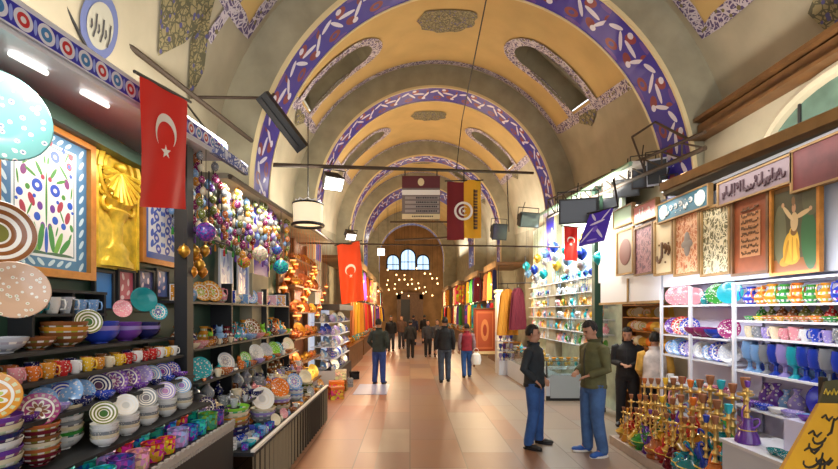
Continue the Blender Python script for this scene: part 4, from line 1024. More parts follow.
row(['tile', 'vase', 'jug', 'plate', 'tile', 'plate'], -2.3, 2.06, 4.35, 8.1, 15, ['cream', 'light blue', 'amber', 'turquoise', 'pink', 'cobalt blue'], .17, 'the highest pottery shelf', 'goods on the highest pottery shelf', .2)
row(['slipper', 'vase', 'plate', 'jug', 'cat', 'vase'], -2.26, 1.58, 4.35, 8.1, 17, ['amber', 'brown', 'cream', 'lime green', 'light blue', 'maroon', 'orange', 'turquoise'], .2, 'the second pottery shelf', 'goods on the second pottery shelf', .2)
row(['plate', 'splate', 'cat', 'jug', 'teapot', 'splate'], -2.16, 1.26, 4.35, 8.1, 18, ['lime green', 'turquoise', 'white', 'brown', 'silver', 'cream', 'orange'], .14, 'the third pottery shelf', 'goods on the third pottery shelf', .2)
row(['jug', 'cup', 'vase', 'plate', 'teapot'], -2.0, .93, 4.35, 8.1, 20, ['navy', 'lavender', 'orange', 'white', 'cream', 'copper', 'grey', 'pink'], .14, 'the fourth pottery shelf', 'goods on the fourth pottery shelf', .2)
row(['cup', 'sbowl', 'slipper'], -2.18, 1.58, 4.4, 8.0, 22, ['cream', 'pink', 'amber', 'lime green', 'light blue', 'brown'], .085, 'the second pottery shelf\'s front', 'goods on the second pottery shelf', .25)
row(['cup', 'slipper', 'sbowl'], -2.05, 1.26, 4.4, 8.0, 22, ['orange', 'turquoise', 'cream', 'copper', 'lavender', 'white'], .085, 'the third pottery shelf\'s front', 'goods on the third pottery shelf', .25)
row(['cup', 'sbowl', 'slipper'], -1.88, .93, 4.4, 8.0, 22, ['navy', 'pink', 'cream', 'amber', 'silver', 'purple'], .085, 'the fourth pottery shelf\'s front', 'goods on the fourth pottery shelf', .25)
row(['vase', 'jug'], -2.36, 1.58, 4.4, 8.0, 12, ['brown', 'teal', 'amber', 'navy'], .24, 'the second pottery shelf\'s back', 'goods on the second pottery shelf', .2)
row(['vase', 'jug', 'teapot'], -2.32, .93, 4.4, 8.0, 12, ['brown', 'silver', 'cream', 'navy'], .22, 'the fourth pottery shelf\'s back', 'goods on the fourth pottery shelf', .2)
gk = 'big bowl stacks on the low counter'
for (y, x, R, n, cols, nm, tp) in [(4.25, -2.0, .16, 5, ['lime green', 'olive', 'green'], 'green bowl stack', None), (4.75, -1.86, .16, 6, ['navy', 'navy', 'brown', 'amber', 'cream', 'lime green'], 'many coloured bowl stack', None),
                            (5.45, -1.78, .15, 3, ['grey', 'lavender', 'cream'], 'grey bowl stack', ('rplate', 'white')), (6.1, -1.76, .14, 4, ['cream', 'brown', 'lavender'], 'cream bowl stack', ('splate', 'orange')),
                            (6.8, -1.74, .13, 4, ['white', 'light blue'], 'light blue bowl stack', ('plate', 'light blue')), (7.5, -1.74, .12, 4, ['olive', 'cream'], 'olive bowl stack', ('splate', 'cream'))]:
    stack('bowl', x, y, .60, R, n, cols, nm+' on the low counter', gk, .30, 0, tp)
row(['votive', 'pbowl', 'votive', 'cup'], -1.62, .60, 4.36, 5.3, 9, ['cobalt blue', 'turquoise', 'white', 'light blue'], .085, 'the low counter corner', 'small goods on the low counter corner', .2)
row(['votive', 'pbowl', 'cup'], -1.74, .60, 4.36, 5.2, 8, ['white', 'silver', 'cobalt blue', 'turquoise'], .085, 'the low counter back corner', 'small goods on the low counter corner', .2)
row(['sbowl', 'cup', 'splate', 'vase'], -1.60, .60, 5.3, 8.1, 24, ['cream', 'white', 'grey', 'pink', 'light blue', 'amber', 'brown'], .07, 'the low counter front edge', 'small goods on the low counter front edge', .2)
row(['sbowl', 'cup', 'jug', 'splate', 'vase'], -1.95, .60, 4.4, 8.1, 26, ['cream', 'pink', 'navy', 'lavender', 'amber', 'white', 'orange'], .12, 'the middle of the low counter', 'goods along the middle of the low counter', .2)
# bead strands: each strand hangs from the canopy with its own coloured balls
bead = MB().ell((0, 0, 0), (.5, .5, .62), 12, 8); bead.lathe([(.12, .55), (.1, .75), (0, .75)], 8)
beadm = bead.mesh('ball', M['o_speck']); tasm = MB().lathe([(.1, 0), (.2, -.5), (.22, -1.3), (0, -1.35)], 8).mesh('tassel', M['o_cloth'])
BC = ['cream', 'grey', 'magenta', 'amber', 'light blue', 'olive', 'cream', 'purple', 'grey', 'brown', 'copper', 'olive', 'lavender', 'maroon']
ns = 58
can_z = lambda y: 3.12+.095*y if y < 4.95 else 3.41+.045*(y-4.95)
for i in range(ns):
    y = 4.42+(7.9-4.42)*(i+.5)/ns; x = -2.03-.36*rng.random(); zt = can_z(y)
    ln = .46+.34*rng.random()
    cn = BC[i % len(BC)]
    r = place('strand', (x, y, zt), 1, cn, f"{cn} topped strand of egg ornaments, {ordn(i)} from the dark post", 'strands of painted egg ornaments under the beige canopy')
    r.children[0].scale = (1, 1, ln)
    for k2 in range(7):
        o = bpy.data.objects.new('egg_ornament', beadm); COL.objects.link(o); o.parent = r
        o.color = PAL[cn] if k2 == 0 else PAL[rng.choice(BC)]; sz = rng.uniform(.062, .088); o.scale = (sz,)*3; o.location = (rng.uniform(-.03, .03), rng.uniform(-.03, .03), -ln+(ln-.05)*k2/6)
    o = bpy.data.objects.new('tassel', tasm); COL.objects.link(o); o.parent = r; o.color = PAL[rng.choice(['red', 'amber', 'purple', 'green'])]; o.scale = (.06,)*3; o.location = (0, 0, -ln-.05)
for (px, py, X, R, cn, ds) in [(206, 232, -2.0, .10, 'purple', 'purple mosaic globe lamp hanging by the gilt ornaments'), (260, 254, -2.0, .105, 'cream', 'cream mosaic globe lamp hanging among the bead strands'),
                          (281, 267, -1.98, .12, 'turquoise', 'turquoise mosaic globe lamp hanging lowest by the copper lanterns'), (277, 250, -2.1, .08, 'cobalt blue', 'little blue mosaic globe lamp above the turquoise one'), (244, 262, -2.2, .085, 'amber', 'amber mosaic globe lamp between the two blue tile strips and cream globe')]:
    place('globe', at(px, py, X=X), R, cn, ds, 'mosaic globe lamps of the bead stall', top=can_z(YX(px, X)))
    # its cord reaches the canopy
for i, px in enumerate((222, 240)):
    Y = YX(px, -2.3); yz_frame('tile_strip', ['tall pale blue tile strip', 'tall deep blue tile strip'][i]+' on the bead stall wall', 'tile', -2.34, Y, Y+.36, 2.12, 2.72, motif('tile_strip_'+str(i), [c(165, 185, 215), c(70, 105, 190)][i],
             [('e', x, y, .13, .05, 40*j, [c(90, 120, 190), c(215, 225, 240)][i]) for j, (x, y) in enumerate([(.3, .1), (.7, .2), (.35, .32), (.65, .42), (.3, .55), (.7, .64), (.35, .75), (.68, .87)])]), M['white'], .015, .03)
for i in range(9):     # gilt hanging ornaments beside the post
    px = 184+i*2.6; p = at(px, 250+7*(i % 4), X=-2.08-.05*(i % 3))
    place('hang', p, .16, ['gold', 'amber'][i % 2], f"long gilt hanging ornament, {ordn(i)} from the dark post", 'gilt hanging ornaments by the dark post', cat='ornament', top=2.72)
rl = empty('hanging_rail', (-2.1, 4.6, 2.6), 'thin dark rail carrying the gilt hanging ornaments', 'rail')
part('rail', MB().tube([(-2.1, 4.25, 2.72), (-2.1, 5.2, 2.72)], .012, 8), M['dark'], rl); part('rail_hook', MB().tube([(-2.1, 4.7, 2.72), (-2.1, 4.7, 3.42)], .008, 6), M['dark'], rl)

# ------------------------------------------------------------------ copper stall
e = empty('copper_rack', (-2.25, 9.2, 0), 'tall wooden rack crowded with shining copper ware', 'rack')
for y in (8.25, 9.4, 10.6): part('post', MB().box((-2.5, y, 0), (-2.42, y+.07, 3.5)), M['wood'], e, False)
for z in (.45, .95, 1.45, 1.95, 2.45, 2.95): part('shelf_board', MB().box((-2.5, 8.25, z-.03), (-2.1, 10.67, z)), M['wood'], e, False)
part('back_board', MB().box((-2.56, 8.25, 0), (-2.51, 10.67, 3.5)), mat('copper_stall_back', c(120, 66, 30), .5), e, False)
for zi, z in enumerate((.45, .95, 1.45, 1.95, 2.45, 2.95)):
    row(['ewer', 'teapot', 'tray', 'ewer'], -2.22, z, 8.35, 10.6, 17, ['copper', 'gold', 'copper', 'amber', 'brown', 'gold'], .15 if zi % 2 else .19, ['lowest', 'second', 'third', 'fourth', 'fifth', 'highest'][zi]+' copper rack shelf', 'copper ware on the rack', .2)
for i in range(34):
    y = 8.0+i*.09; z = 1.9+1.2*((i*5) % 7)/7; x = -2.04-.13*(i % 3)
    place('lantern', (x, y, z), .10+.03*(i % 3), ['copper', 'gold', 'orange'][i % 3], f"{['copper', 'gilt', 'orange copper'][i % 3]} lantern on a chain, {ordn(i)} from the bead stall", 'hanging copper lanterns', top=can_z(y))
for Y in (8.4, 9.3, 10.2): point('lantern_light', (-1.7, Y, 2.35), 26, (1, .62, .3), .05)
for Y, z in ((8.8, 1.3), (9.8, 1.0)): point('lantern_light', (-1.6, Y, z), 16, (1, .62, .3), .05)
dlp = at(308, 214, Y=7.6)
e = empty('drum_lamp', dlp, 'cream drum lamp with black rims hanging over the copper stall', 'lamp')
part('shade', MB().lathe([(.24, -.17), (.25, .16)], 28, ctr=dlp), mat('lamp_shade', c(235, 215, 170), .7, emit=(1, .85, .6, 1), es=.7), e)
part('rims', MB().torus(dlp+Vector((0, 0, -.19)), .255, .028, 28, 6).torus(dlp+Vector((0, 0, .165)), .245, .018, 28, 6), M['dark'], e); part('cord', MB().tube([dlp+Vector((0, 0, .16)), dlp+Vector((0, 0, 1.6))], .01, 6), M['dark'], e)
part('crown_spikes', MB().tube([dlp+Vector((.2*math.cos(i*.7), .2*math.sin(i*.7), .16+.07*(i % 2))) for i in range(18)], .012, 5), M['white'], e)
# ------------------------------------------------------------------ silverware window
e = empty('display_case', (-2.2, 12.6, 0), 'lit glass display case of silver and blue ware beside the orange flag', 'display case')
part('base', MB().box((-2.6, 11.5, 0), (-1.85, 14.2, .42)), M['blackc'], e, False); part('header', MB().box((-2.6, 11.5, 2.0), (-1.8, 14.2, 2.15)), M['dark'], e, False)
part('back_panel', MB().box((-2.6, 11.5, .42), (-2.55, 14.2, 2.0)), mat('case_back', c(190, 205, 235), .4, emit=(.7, .8, 1, 1), es=.5), e, False)
for z in (.75, 1.05, 1.35, 1.68): part('glass_shelf', MB().box((-2.55, 11.5, z-.015), (-1.9, 14.2, z)), M['white'], e, False)
part('end_panel', MB().box((-2.6, 11.45, .0), (-1.85, 11.5, .45)), M['whiteb'], e, False)
for zi, z in enumerate((.42, .75, 1.05, 1.35, 1.68)):
    for rx in (0, 1): row(['vase', 'tray', 'jug', 'teapot'], -2.0-.28*rx, z, 11.56, 14.1, 12, ['silver', 'light blue', 'white', 'lavender', 'cobalt blue'], .17, ['bottom', 'lower', 'middle', 'upper', 'top'][zi]+' silver case shelf'+[' front', ' back'][rx], 'silver and blue ware in the lit case', .2)
area('case_light', (-1.75, 12.8, 2.4), (0, .5, 0), .2, 2.4, 30, (.85, .92, 1))
for i, (x, y, s_, cn) in enumerate([(-1.72, 11.2, .3, 'brown'), (-1.72, 11.2, .26, 'cream'), (-1.75, 10.7, .34, 'orange'), (-1.62, 11.75, .24, 'grey'), (-1.62, 13.1, .24, 'black'), (-1.66, 10.1, .3, 'copper')]):
    z = 0 if i != 1 else .28
    place('box', (x, y, z), s_, cn, f"{cn} goods box on the floor, {ordn(i)} along the copper stall and silver case" if i != 1 else 'cream goods box stacked on the brown one', 'boxes on the floor by the copper stall', (0, 0, .1*i))
mt = one('floor_mat', MB().box((-1.35, 10.6, 0), (-.55, 12.1, .012)), mat('pale_blue_mat', c(165, 165, 190), .4), 'pale blue grey mat lying on the floor by the silverware case', 'mat')

# ------------------------------------------------------------------ distant stalls, both sides
RC = ['maroon', 'amber', 'brown', 'orange', 'purple', 'cream', 'red', 'navy', 'green', 'yellow', 'turquoise', 'copper']
def far_side(sd, Ys, nm):
    for bi, (a, b_) in enumerate(Ys):
        xw = axis((a+b_)/2)[0]+sd*3.1; xi = xw-sd*.6
        e = empty('shop_canopy', (xi, (a+b_)/2, 2.9), f'dark canopy of the {ordn(bi)} distant stall {nm}', 'canopy')
        part('canopy_board', MB().box((min(xi, xw+sd*.6), a, 3.7), (max(xi, xw+sd*.6), b_, 3.8)), M['wood'], e, False); part('canopy_edge', MB().box((min(xi, xi-sd*.04), a, 3.62), (max(xi, xi-sd*.04), b_, 3.84)), M['woodl'], e, False)
        e2 = empty('stall_counter', (xw-sd*.2, (a+b_)/2, 0), f'dark counter of the {ordn(bi)} distant stall {nm}', 'counter')
        x0, x1 = sorted((xw-sd*.45, xw+sd*.3)); part('counter_body', MB().box((x0, a, 0), (x1, b_, .8)), M['wood'], e2, False); part('counter_top', MB().box((x0-.03, a, .8), (x1+.03, b_, .84)), M['goldw'], e2, False)
        part('hanging_rail', MB().tube([(xi+sd*.12, a, 2.42), (xi+sd*.12, b_, 2.42)], .02, 6).tube([(xi+sd*.12, a+.1, 2.42), (xi+sd*.12, a+.1, 3.7)], .015, 6).tube([(xi+sd*.12, b_-.1, 2.42), (xi+sd*.12, b_-.1, 3.7)], .015, 6), M['dark'], e)
        n = int((b_-a)/.38)
        for i in range(n):
            y = a+(b_-a)*(i+.5)/n; cn = rng.choice(RC); k = rng.choice(['garment', 'rug', 'garment'])
            place(k, (xi+sd*.12, y, 2.43 if i % 2 else 1.18), (.85, .85, 1.13), cn, f"{cn} {'garment' if k == 'garment' else 'small rug'}, {ordn(i)} along the canopy of the {ordn(bi)} distant stall {nm}", f'textiles hung from the distant stalls {nm}', (0, 0, PI/2*sd+rng.uniform(-.5, .9)*sd))
            if i % 2 == 0:
                place('lamp', (xi+sd*.05, y+.15, 2.2+1.0*rng.random()), .065, 'amber', f"warm bulb lamp, {ordn(i//2)} along the {ordn(bi)} distant stall {nm}", f'warm bulbs of the distant stalls {nm}', top=3.7)
            for z in (.84,):
                k3 = rng.choice(['vase', 'jug', 'teapot', 'ewer']); place(k3, (xw-sd*.3, y, z), .3, rng.choice(['gold', 'copper', 'white', 'turquoise']), f"{ADJ[k3]}, {ordn(i)} on the counter of the {ordn(bi)} distant stall {nm}", f'goods on the distant counters {nm}')
far_side(-1, [(14.6, 19.0), (20.3, 25.2), (26.4, 31), (32, 37.8)], 'beyond the silverware case')
far_side(1, [(16.6, 19.1), (20.3, 25.2), (26.4, 31), (32, 37.8)], 'beyond the jewellery shop')
for i in range(30):
    x = -1.9+.128*i+.1*(i % 2); y = 27+((i*7) % 9); 
    place('lamp', (x, y, 3.2+1.6*((i*5) % 7)/7), .10, 'amber', f"warm hanging bulb over the far aisle, {ordn(i)} across from the silverware side", 'warm bulbs over the far aisle', top=axis(y)[1]+3.3)
# end portal
e = empty('portal', (0, 44.6, 0), 'brown timber portal with dark doors closing the aisle beneath the bright windows', 'portal')
part('door_leaf', MB().box((-.9, 44.6, 0), (0, 44.7, 3.2)), M['dark'], e, False); part('door_leaf', MB().box((.02, 44.6, 0), (.92, 44.7, 3.2)), M['wood'], e, False)
part('door_frame', MB().box((-1.3, 44.5, 0), (-.9, 44.8, 3.7)).box((.92, 44.5, 0), (1.3, 44.8, 3.7)).box((-1.3, 44.5, 3.2), (1.3, 44.8, 3.9)), M['wood'], e, False)
# rust red carpet hung on the far corner, yellow garment, boxes of tumblers
p = at(485, 352, Y=16.0); e = empty('hanging_carpet', p, 'large rust red carpet hung upright beside the pale pillar', 'carpet')
crm = motif('rust_carpet', c(150, 66, 40), [('r', .5, .5, .42, .45, 0, c(196, 110, 70)), ('r', .5, .5, .36, .40, 0, c(172, 84, 54)), ('e', .5, .5, .2, .26, 0, c(205, 130, 80)), ('e', .5, .5, .1, .14, 0, c(150, 60, 40))], rough=.9)
part('pile', MB().slab((2.3, 16.0, .55), (3.05, 16.15, .55), (3.05, 16.15, 2.05), (2.3, 16.0, 2.05), .03, 0), crm, e, False); part('fringe', MB().box((2.3, 16.0, .45), (3.05, 16.2, .55)), M['cream'], e, False); part('carpet_rod', MB().tube([(2.25, 15.98, 2.07), (3.3, 16.18, 2.07)], .025, 8), M['wood'], e)
part('rod_stand', MB().box((2.26, 16.02, 0), (2.32, 16.12, 2.1)), M['wood'], e, False)
e = empty('pale_pillar', (3.05, 15.3, 0), 'pale square pillar between the rust carpet and the jewellery shop', 'pillar')
part('shaft', MB().box((2.93, 15.1, 0), (3.12, 15.5, 2.6)), M['fwhite'], e, False); part('pillar_cap', MB().box((2.89, 15.06, 2.6), (3.16, 15.54, 2.7)), M['cream'], e, False)
place('garment', (2.87, 13.1, 1.27), (1, 1, 1.35), 'amber', 'mustard yellow robe hanging in front of the pale pillar', None, (0, 0, .4))
place('garment', (3.15, 12.95, 1.44), (1, 1, 1.2), 'maroon', 'maroon robe hanging next to the mustard yellow robe', None, (0, 0, .7))
rlb = one('garment_rail', MB().tube([(2.6, 13.3, 2.78), (3.6, 12.7, 2.78)], .015, 6).tube([(3.3, 12.9, 2.78), (3.3, 12.9, 3.55)], .012, 6), M['dark'], 'thin dark rail holding the mustard and maroon robes', 'rail')
e = empty('glass_cabinet', (2.95, 14.2, 0), 'small white cabinet stacked with violet and blue tumblers by the pale pillar', 'cabinet')
part('cabinet_body', MB().box((2.75, 13.9, 0), (3.2, 14.5, .45)), M['whiteb'], e, False)
for z in (.75, 1.05): part('shelf_board', MB().box((2.75, 13.9, z-.02), (3.2, 14.5, z)), M['whiteb'], e, False)
part('side_post', MB().box((2.75, 14.47, .45), (2.78, 14.5, 1.3)).box((3.17, 14.47, .45), (3.2, 14.5, 1.3)), M['whiteb'], e, False)
for zi, z in enumerate((.45, .75, 1.05)):
    for i in range(4): place('tumbler', (2.81+i*.11, 13.98, z), .22, ['lavender', 'cobalt blue', 'purple', 'white'][(i+zi) % 4], f"footed glass, {ordn(i)} from the aisle, {['low', 'middle', 'high'][zi]} shelf of the small cabinet", 'tumblers in the small white cabinet')

# ------------------------------------------------------------------ jewellery shop
struct('wall_shop_back', MB().box((4.05, 8.6, 0), (4.12, 14.8, 4.6)), mat('pale_green_shop_wall', c(196, 212, 190), .4, noise=.25, nscale=5))
e = empty('jewellery_counter', (3.55, 9.95, 0), 'glass topped jewellery counter turning the corner behind the two men', 'counter')
part('front_base', MB().box((3.0, 9.9, 0), (4.0, 10.6, .5)), M['whiteb'], e, False); part('kick_board', MB().box((2.99, 9.88, 0), (4.0, 9.9, .1)), M['blackc'], e, False)
part('front_glass', MB().box((3.0, 9.89, .5), (4.0, 9.9, .86)), M['glass'], e, False); part('glass_top', MB().box((2.98, 9.88, .86), (4.02, 10.6, .875)), M['glass'], e, False)
part('inner_shelf', MB().box((3.02, 9.95, .68), (3.98, 10.5, .685)), M['white'], e, False)
part('side_base', MB().box((3.0, 10.6, 0), (3.5, 14.0, .5)), M['whiteb'], e, False); part('side_glass', MB().box((3.0, 10.6, .5), (3.01, 14.0, .86)), M['glass'], e, False); part('side_top', MB().box((2.98, 10.6, .86), (3.5, 14.0, .875)), M['glass'], e, False)
for (x, y) in ((3.0, 9.9), (3.98, 9.9), (3.0, 13.98), (3.48, 13.98), (3.98, 10.58)): part('corner_post', MB().box((x-.01, y-.01, .5), (x+.02, y+.02, .87)), M['silver'], e, False)
part('front_panel', MB().box((3.08, 9.87, .06), (3.72, 9.885, .56)), mat('grey_panel', c(172, 182, 190), .25), e, False)
JC = ['gold', 'amber', 'gold', 'silver', 'turquoise', 'yellow']
gj = 'jewellery in the glass counter'
for i in range(14): place('tray' if i % 2 else 'hang', (3.08+.065*i, 10.02+.09*(i % 3), .692 if i % 2 else .80), .05 if i % 2 else .12, JC[i % 6], f"{JC[i%6]} {'dish' if i % 2 else 'pendant stand'} behind the front glass, {ordn(i)} from the aisle", gj, cat='dish' if i % 2 else 'pendant', top=.86)
for i in range(11): place('tray' if i % 2 else 'pbowl', (3.10+.082*i, 10.2+.12*(i % 2), .877), .06, ['gold', 'white', 'amber', 'turquoise'][i % 4], f"{['gold', 'white', 'amber', 'turquoise'][i%4]} dish on the counter top, {ordn(i)} from the aisle corner", 'dishes on the jewellery counter top', cat='dish')
for i in range(18): place('pbowl' if i % 3 else 'vase', (3.2+.12*(i % 2), 10.75+.18*i, .877), .07 if i % 3 else .16, ['gold', 'white', 'turquoise', 'lavender', 'amber'][i % 5], f"{['gold', 'white', 'turquoise', 'lavender', 'amber'][i%5]} {'dish' if i%3 else 'little vase'} on the long side counter, {ordn(i)} from the corner", 'goods on the long side of the jewellery counter')
for z in (1.2, 1.5, 1.8, 2.1, 2.4, 2.72):
    e = empty('wall_ledge', (3.95, 10.8, z), {1.2: 'lowest', 1.5: 'second', 1.8: 'third', 2.1: 'fourth', 2.4: 'fifth', 2.72: 'highest'}[z]+' glass ledge on the pale green jewellery wall', 'shelf')
    part('glass_board', MB().box((3.85, 8.9, z-.015), (4.05, 14.6, z)), M['white'], e, False)
    for y in (9.2, 11.0, 13.0): part('bracket', MB().box((3.95, y, z-.08), (4.05, y+.02, z-.015)), M['silver'], e, False)
for zi, z in enumerate((1.2, 1.5, 1.8, 2.1, 2.4, 2.72)):
    n = 34
    for i in range(n):
        y = 8.95+5.5*(i+.5)/n; k = rng.choice(['necklace', 'tray', 'hang', 'vase', 'plate'] if zi < 3 else ['necklace', 'hang', 'plate', 'plate']); cn = rng.choice(['gold', 'gold', 'turquoise', 'silver', 'white', 'amber', 'light blue', 'pink', 'green'] if zi < 4 else ['turquoise', 'light blue', 'cobalt blue', 'white', 'silver'])
        lb = f"{cn} {({'hang': 'pendant'}).get(k, ADJ.get(k))}, {ordn(i)} along the {['lowest', 'second', 'third', 'fourth', 'fifth', 'highest'][zi]} jewellery wall ledge"
        if k == 'necklace': place(k, (3.86, y, z+.25), (.2, .2, .26), cn, lb, 'goods on the jewellery wall', (0, 0, PI/2))
        elif k in ('tray', 'plate'): place(k, (3.93, y, z+.095), .095, cn, lb, 'goods on the jewellery wall', face((-1, -.1, .15)))
        elif k == 'hang': place(k, (3.9, y, z+.11), .2, cn, lb, 'goods on the jewellery wall', top=z+.284)
        else: place(k, (3.93, y, z), .22, cn, lb, 'goods on the jewellery wall')
for i in range(20):
    y = 8.6+i*.30; cn = ['turquoise', 'light blue', 'white', 'cobalt blue', 'silver', 'gold'][i % 6]; x = 3.62+.13*(i % 3)
    r = place('hang', (x, y, 3.0+.2*((i*3) % 4)), .36, cn, f"{cn} mobile dangling from the shop ceiling, {ordn(i)} from the gold tray shelves", 'mobiles dangling from the jewellery shop ceiling', cat='mobile', top=4.33+.055*(y-7.3))
e = empty('shop_canopy', (3.9, 10.8, 3.4), 'pale shop ceiling board over the jewellery counter', 'canopy')
ro = MB(); ro.add([(3.6, 7.3, 4.34), (4.6, 7.3, 4.34), (4.6, 14.8, 4.74), (3.6, 14.8, 4.74), (3.6, 7.3, 4.4), (4.6, 7.3, 4.4), (4.6, 14.8, 4.8), (3.6, 14.8, 4.8)], [(3, 2, 1, 0), (4, 5, 6, 7), (0, 4, 7, 3)[::-1], (1, 2, 6, 5), (0, 1, 5, 4), (3, 7, 6, 2)])
part('canopy_board', ro, M['fwhite'], e, False); part('canopy_edge', MB().tube([(3.58, 7.3, 4.36), (3.58, 14.8, 4.76)], .04, 6), mat('pale_green_edge', c(150, 190, 160), .5), e)
e = empty('green_pole', (3.5, 9.3, 0), 'dark green pole rising beside the jewellery counter', 'pole')
part('pole_shaft', MB().box((3.62, 8.82, 0), (3.78, 8.96, 4.4)), M['green'], e, False); part('pole_foot', MB().box((3.58, 8.78, 0), (3.82, 9.0, .08)), M['dark'], e, False)
# gold tray shelves
e = empty('tray_shelves', (3.95, 8.0, 0), 'deep shelves stacked with gold trays behind the person in black', 'shelf')
part('back_panel', MB().box((4.26, 6.9, 0), (4.3, 8.5, 2.05)), mat('amber_back', c(160, 112, 50), .5), e, False)
for z in (.5, .95, 1.35, 1.62, 1.86, 2.08): part('shelf_board', MB().box((4.02, 6.9, z-.02), (4.26, 8.5, z)), M['goldw'], e, False)
part('side_panel', MB().box((4.02, 8.5, 0), (4.26, 8.53, 2.1)), M['wood'], e, False)
for zi, z in enumerate((.95, 1.35, 1.62, 1.86)): row(['tray', 'tray', 'pbowl', 'plate'], 4.12, z, 6.95, 8.45, 11, ['gold', 'amber', 'gold', 'cream', 'orange'], .085, ['low', 'middle', 'upper', 'top'][zi]+' gold tray shelf', 'gold trays on the deep shelves', .1, -1)
e = empty('light_box', (3.9, 7.6, 2.1), 'white blank panels mounted over the gold tray shelves', 'panel')
part('panel_face', MB().box((3.60, 6.45, 2.12), (3.64, 8.5, 2.5)), M['whiteb'], e, False); part('panel_frame', MB().box((3.58, 7.4, 2.1), (3.60, 7.44, 2.5)).box((3.58, 6.42, 2.08), (3.64, 8.53, 2.12)), M['woodl'], e, False)

# ------------------------------------------------------------------ wall hangings over the vase shelves
def hang_panel(pxa, pxb, ytop, ybot, X, facem, framem, label, cat='picture', name='wall_hanging', fw=.03, fname='panel', pyref=None):
    Ya, Yb = YX(pxb, X), YX(pxa, X); ym = (Ya+Yb)/2
    pxm = VX+X*F/ym; z1 = CH+(VY-ytop)/F*ym; z0 = CH+(VY-ybot)/F*ym
    return yz_frame(name, label, cat, X, Ya+fw, Yb-fw, z0, z1, facem, framem, fw, .04, -1, None, fname)
def arabic(mb, Y0, Y1, z0, z1, X, n, seed, t=.012, big=1.0):
    """brush strokes of script lettering on a side wall panel"""
    r = random.Random(seed); w = Y1-Y0; h = z1-z0
    for i in range(n):
        y = Y1-w*(i+.5)/n; b0 = z0+h*.3+r.uniform(-.06, .06)*h; k = r.randrange(4); s_ = w/n*.9*big
        if k == 0: pts = [(y, z0+h*.9), (y+.05*s_, b0)]
        elif k == 1: pts = [(y+s_*.6*math.cos(a), b0+h*.16+h*.24*math.sin(a)*-1) for a in [PI*q/7 for q in range(8)]]
        elif k == 2: pts = [(y-s_*.5+s_*q/6, b0+h*.22*math.sin(q*1.3)) for q in range(7)]
        else: pts = [(y+s_*.3*math.cos(a), b0+h*.3+h*.16*math.sin(a)) for a in [2*PI*q/8 for q in range(8)]]
        mb.tube([(X, a, b_) for a, b_ in pts], [t*(.5+.9*math.sin(PI*(q+.5)/len(pts))) for q in range(len(pts))], 5)
        if r.random() < .6: mb.ell((X, y, z0+h*r.choice([.15, .82])), (t*.8,)*3, 6, 4)
    return mb
HP = 3.55
pl = {}
defs = [
 (618, 635, 231, 273, mat('panel_mauve_grey', c(150, 140, 130), .6), M['woodl'], 'narrow hanging panel with a dark oval medallion', 'oval'),
 (636, 655, 227, 273, arabesque('mauve_textile', c(120, 85, 100), c(165, 120, 130), c(95, 70, 90), 7), M['wood'], 'mauve patterned narrow hanging beside the oval medallion panel', None),
 (656, 675, 220, 273, mat('cream_panel', c(226, 208, 168), .6), M['woodl'], 'cream hanging panel with tall dark brown script', 'script'),
 (676, 702, 215, 273, arabesque('orange_textile', c(205, 125, 80), c(235, 190, 150), c(170, 95, 60), 8), M['woodl'], 'orange patterned hanging between two cream panels', 'cross'),
 (703, 733, 207, 273, arabesque('white_filigree', c(110, 105, 70), c(236, 226, 190), c(225, 214, 170), 8), M['woodl'], 'large cream filigree hanging beside the brown verse panel', None),
 (734, 772, 197, 272, mat('brown_verse_board', c(150, 78, 42), .5, noise=.25), M['wood'], 'brown verse panel with lines of pale script', 'verse'),
 (773, 824, 184, 271, motif('dancer_picture', c(78, 74, 50), [('r', .5, .05, .5, .10, 0, c(140, 84, 42)), ('e', .80, .34, .17, .34, 8, c(44, 98, 58)), ('e', .15, .45, .15, .35, 0, c(104, 106, 78)), ('e', .85, .8, .2, .2, 0, c(92, 92, 64)), ('e', .30, .13, .16, .06, 8, c(196, 144, 46)), ('e', .40, .15, .18, .07, -4, c(214, 160, 50)),
     ('e', .36, .28, .13, .18, -20, c(216, 164, 52)), ('e', .47, .32, .12, .2, 10, c(226, 178, 66)), ('e', .30, .24, .03, .14, -22, c(180, 128, 40)), ('e', .44, .25, .02, .15, 0, c(190, 138, 44)), ('e', .56, .25, .03, .13, 14, c(190, 138, 44)), ('e', .47, .46, .075, .05, 0, c(120, 84, 44)), ('e', .48, .57, .085, .11, 0, c(206, 176, 128)),
     ('e', .34, .68, .15, .032, -38, c(212, 184, 136)), ('e', .22, .79, .035, .03, 0, c(196, 150, 110)), ('e', .66, .64, .17, .030, 10, c(206, 176, 128)), ('e', .83, .68, .035, .025, 0, c(196, 150, 110)), ('e', .47, .73, .045, .055, 0, c(190, 142, 104)), ('e', .46, .81, .04, .055, 6, c(132, 96, 58)), ('r', .5, .975, .5, .025, 0, c(120, 92, 48))]), M['goldw'], 'painting of a whirling dancer in a yellow skirt on dark green', None)]
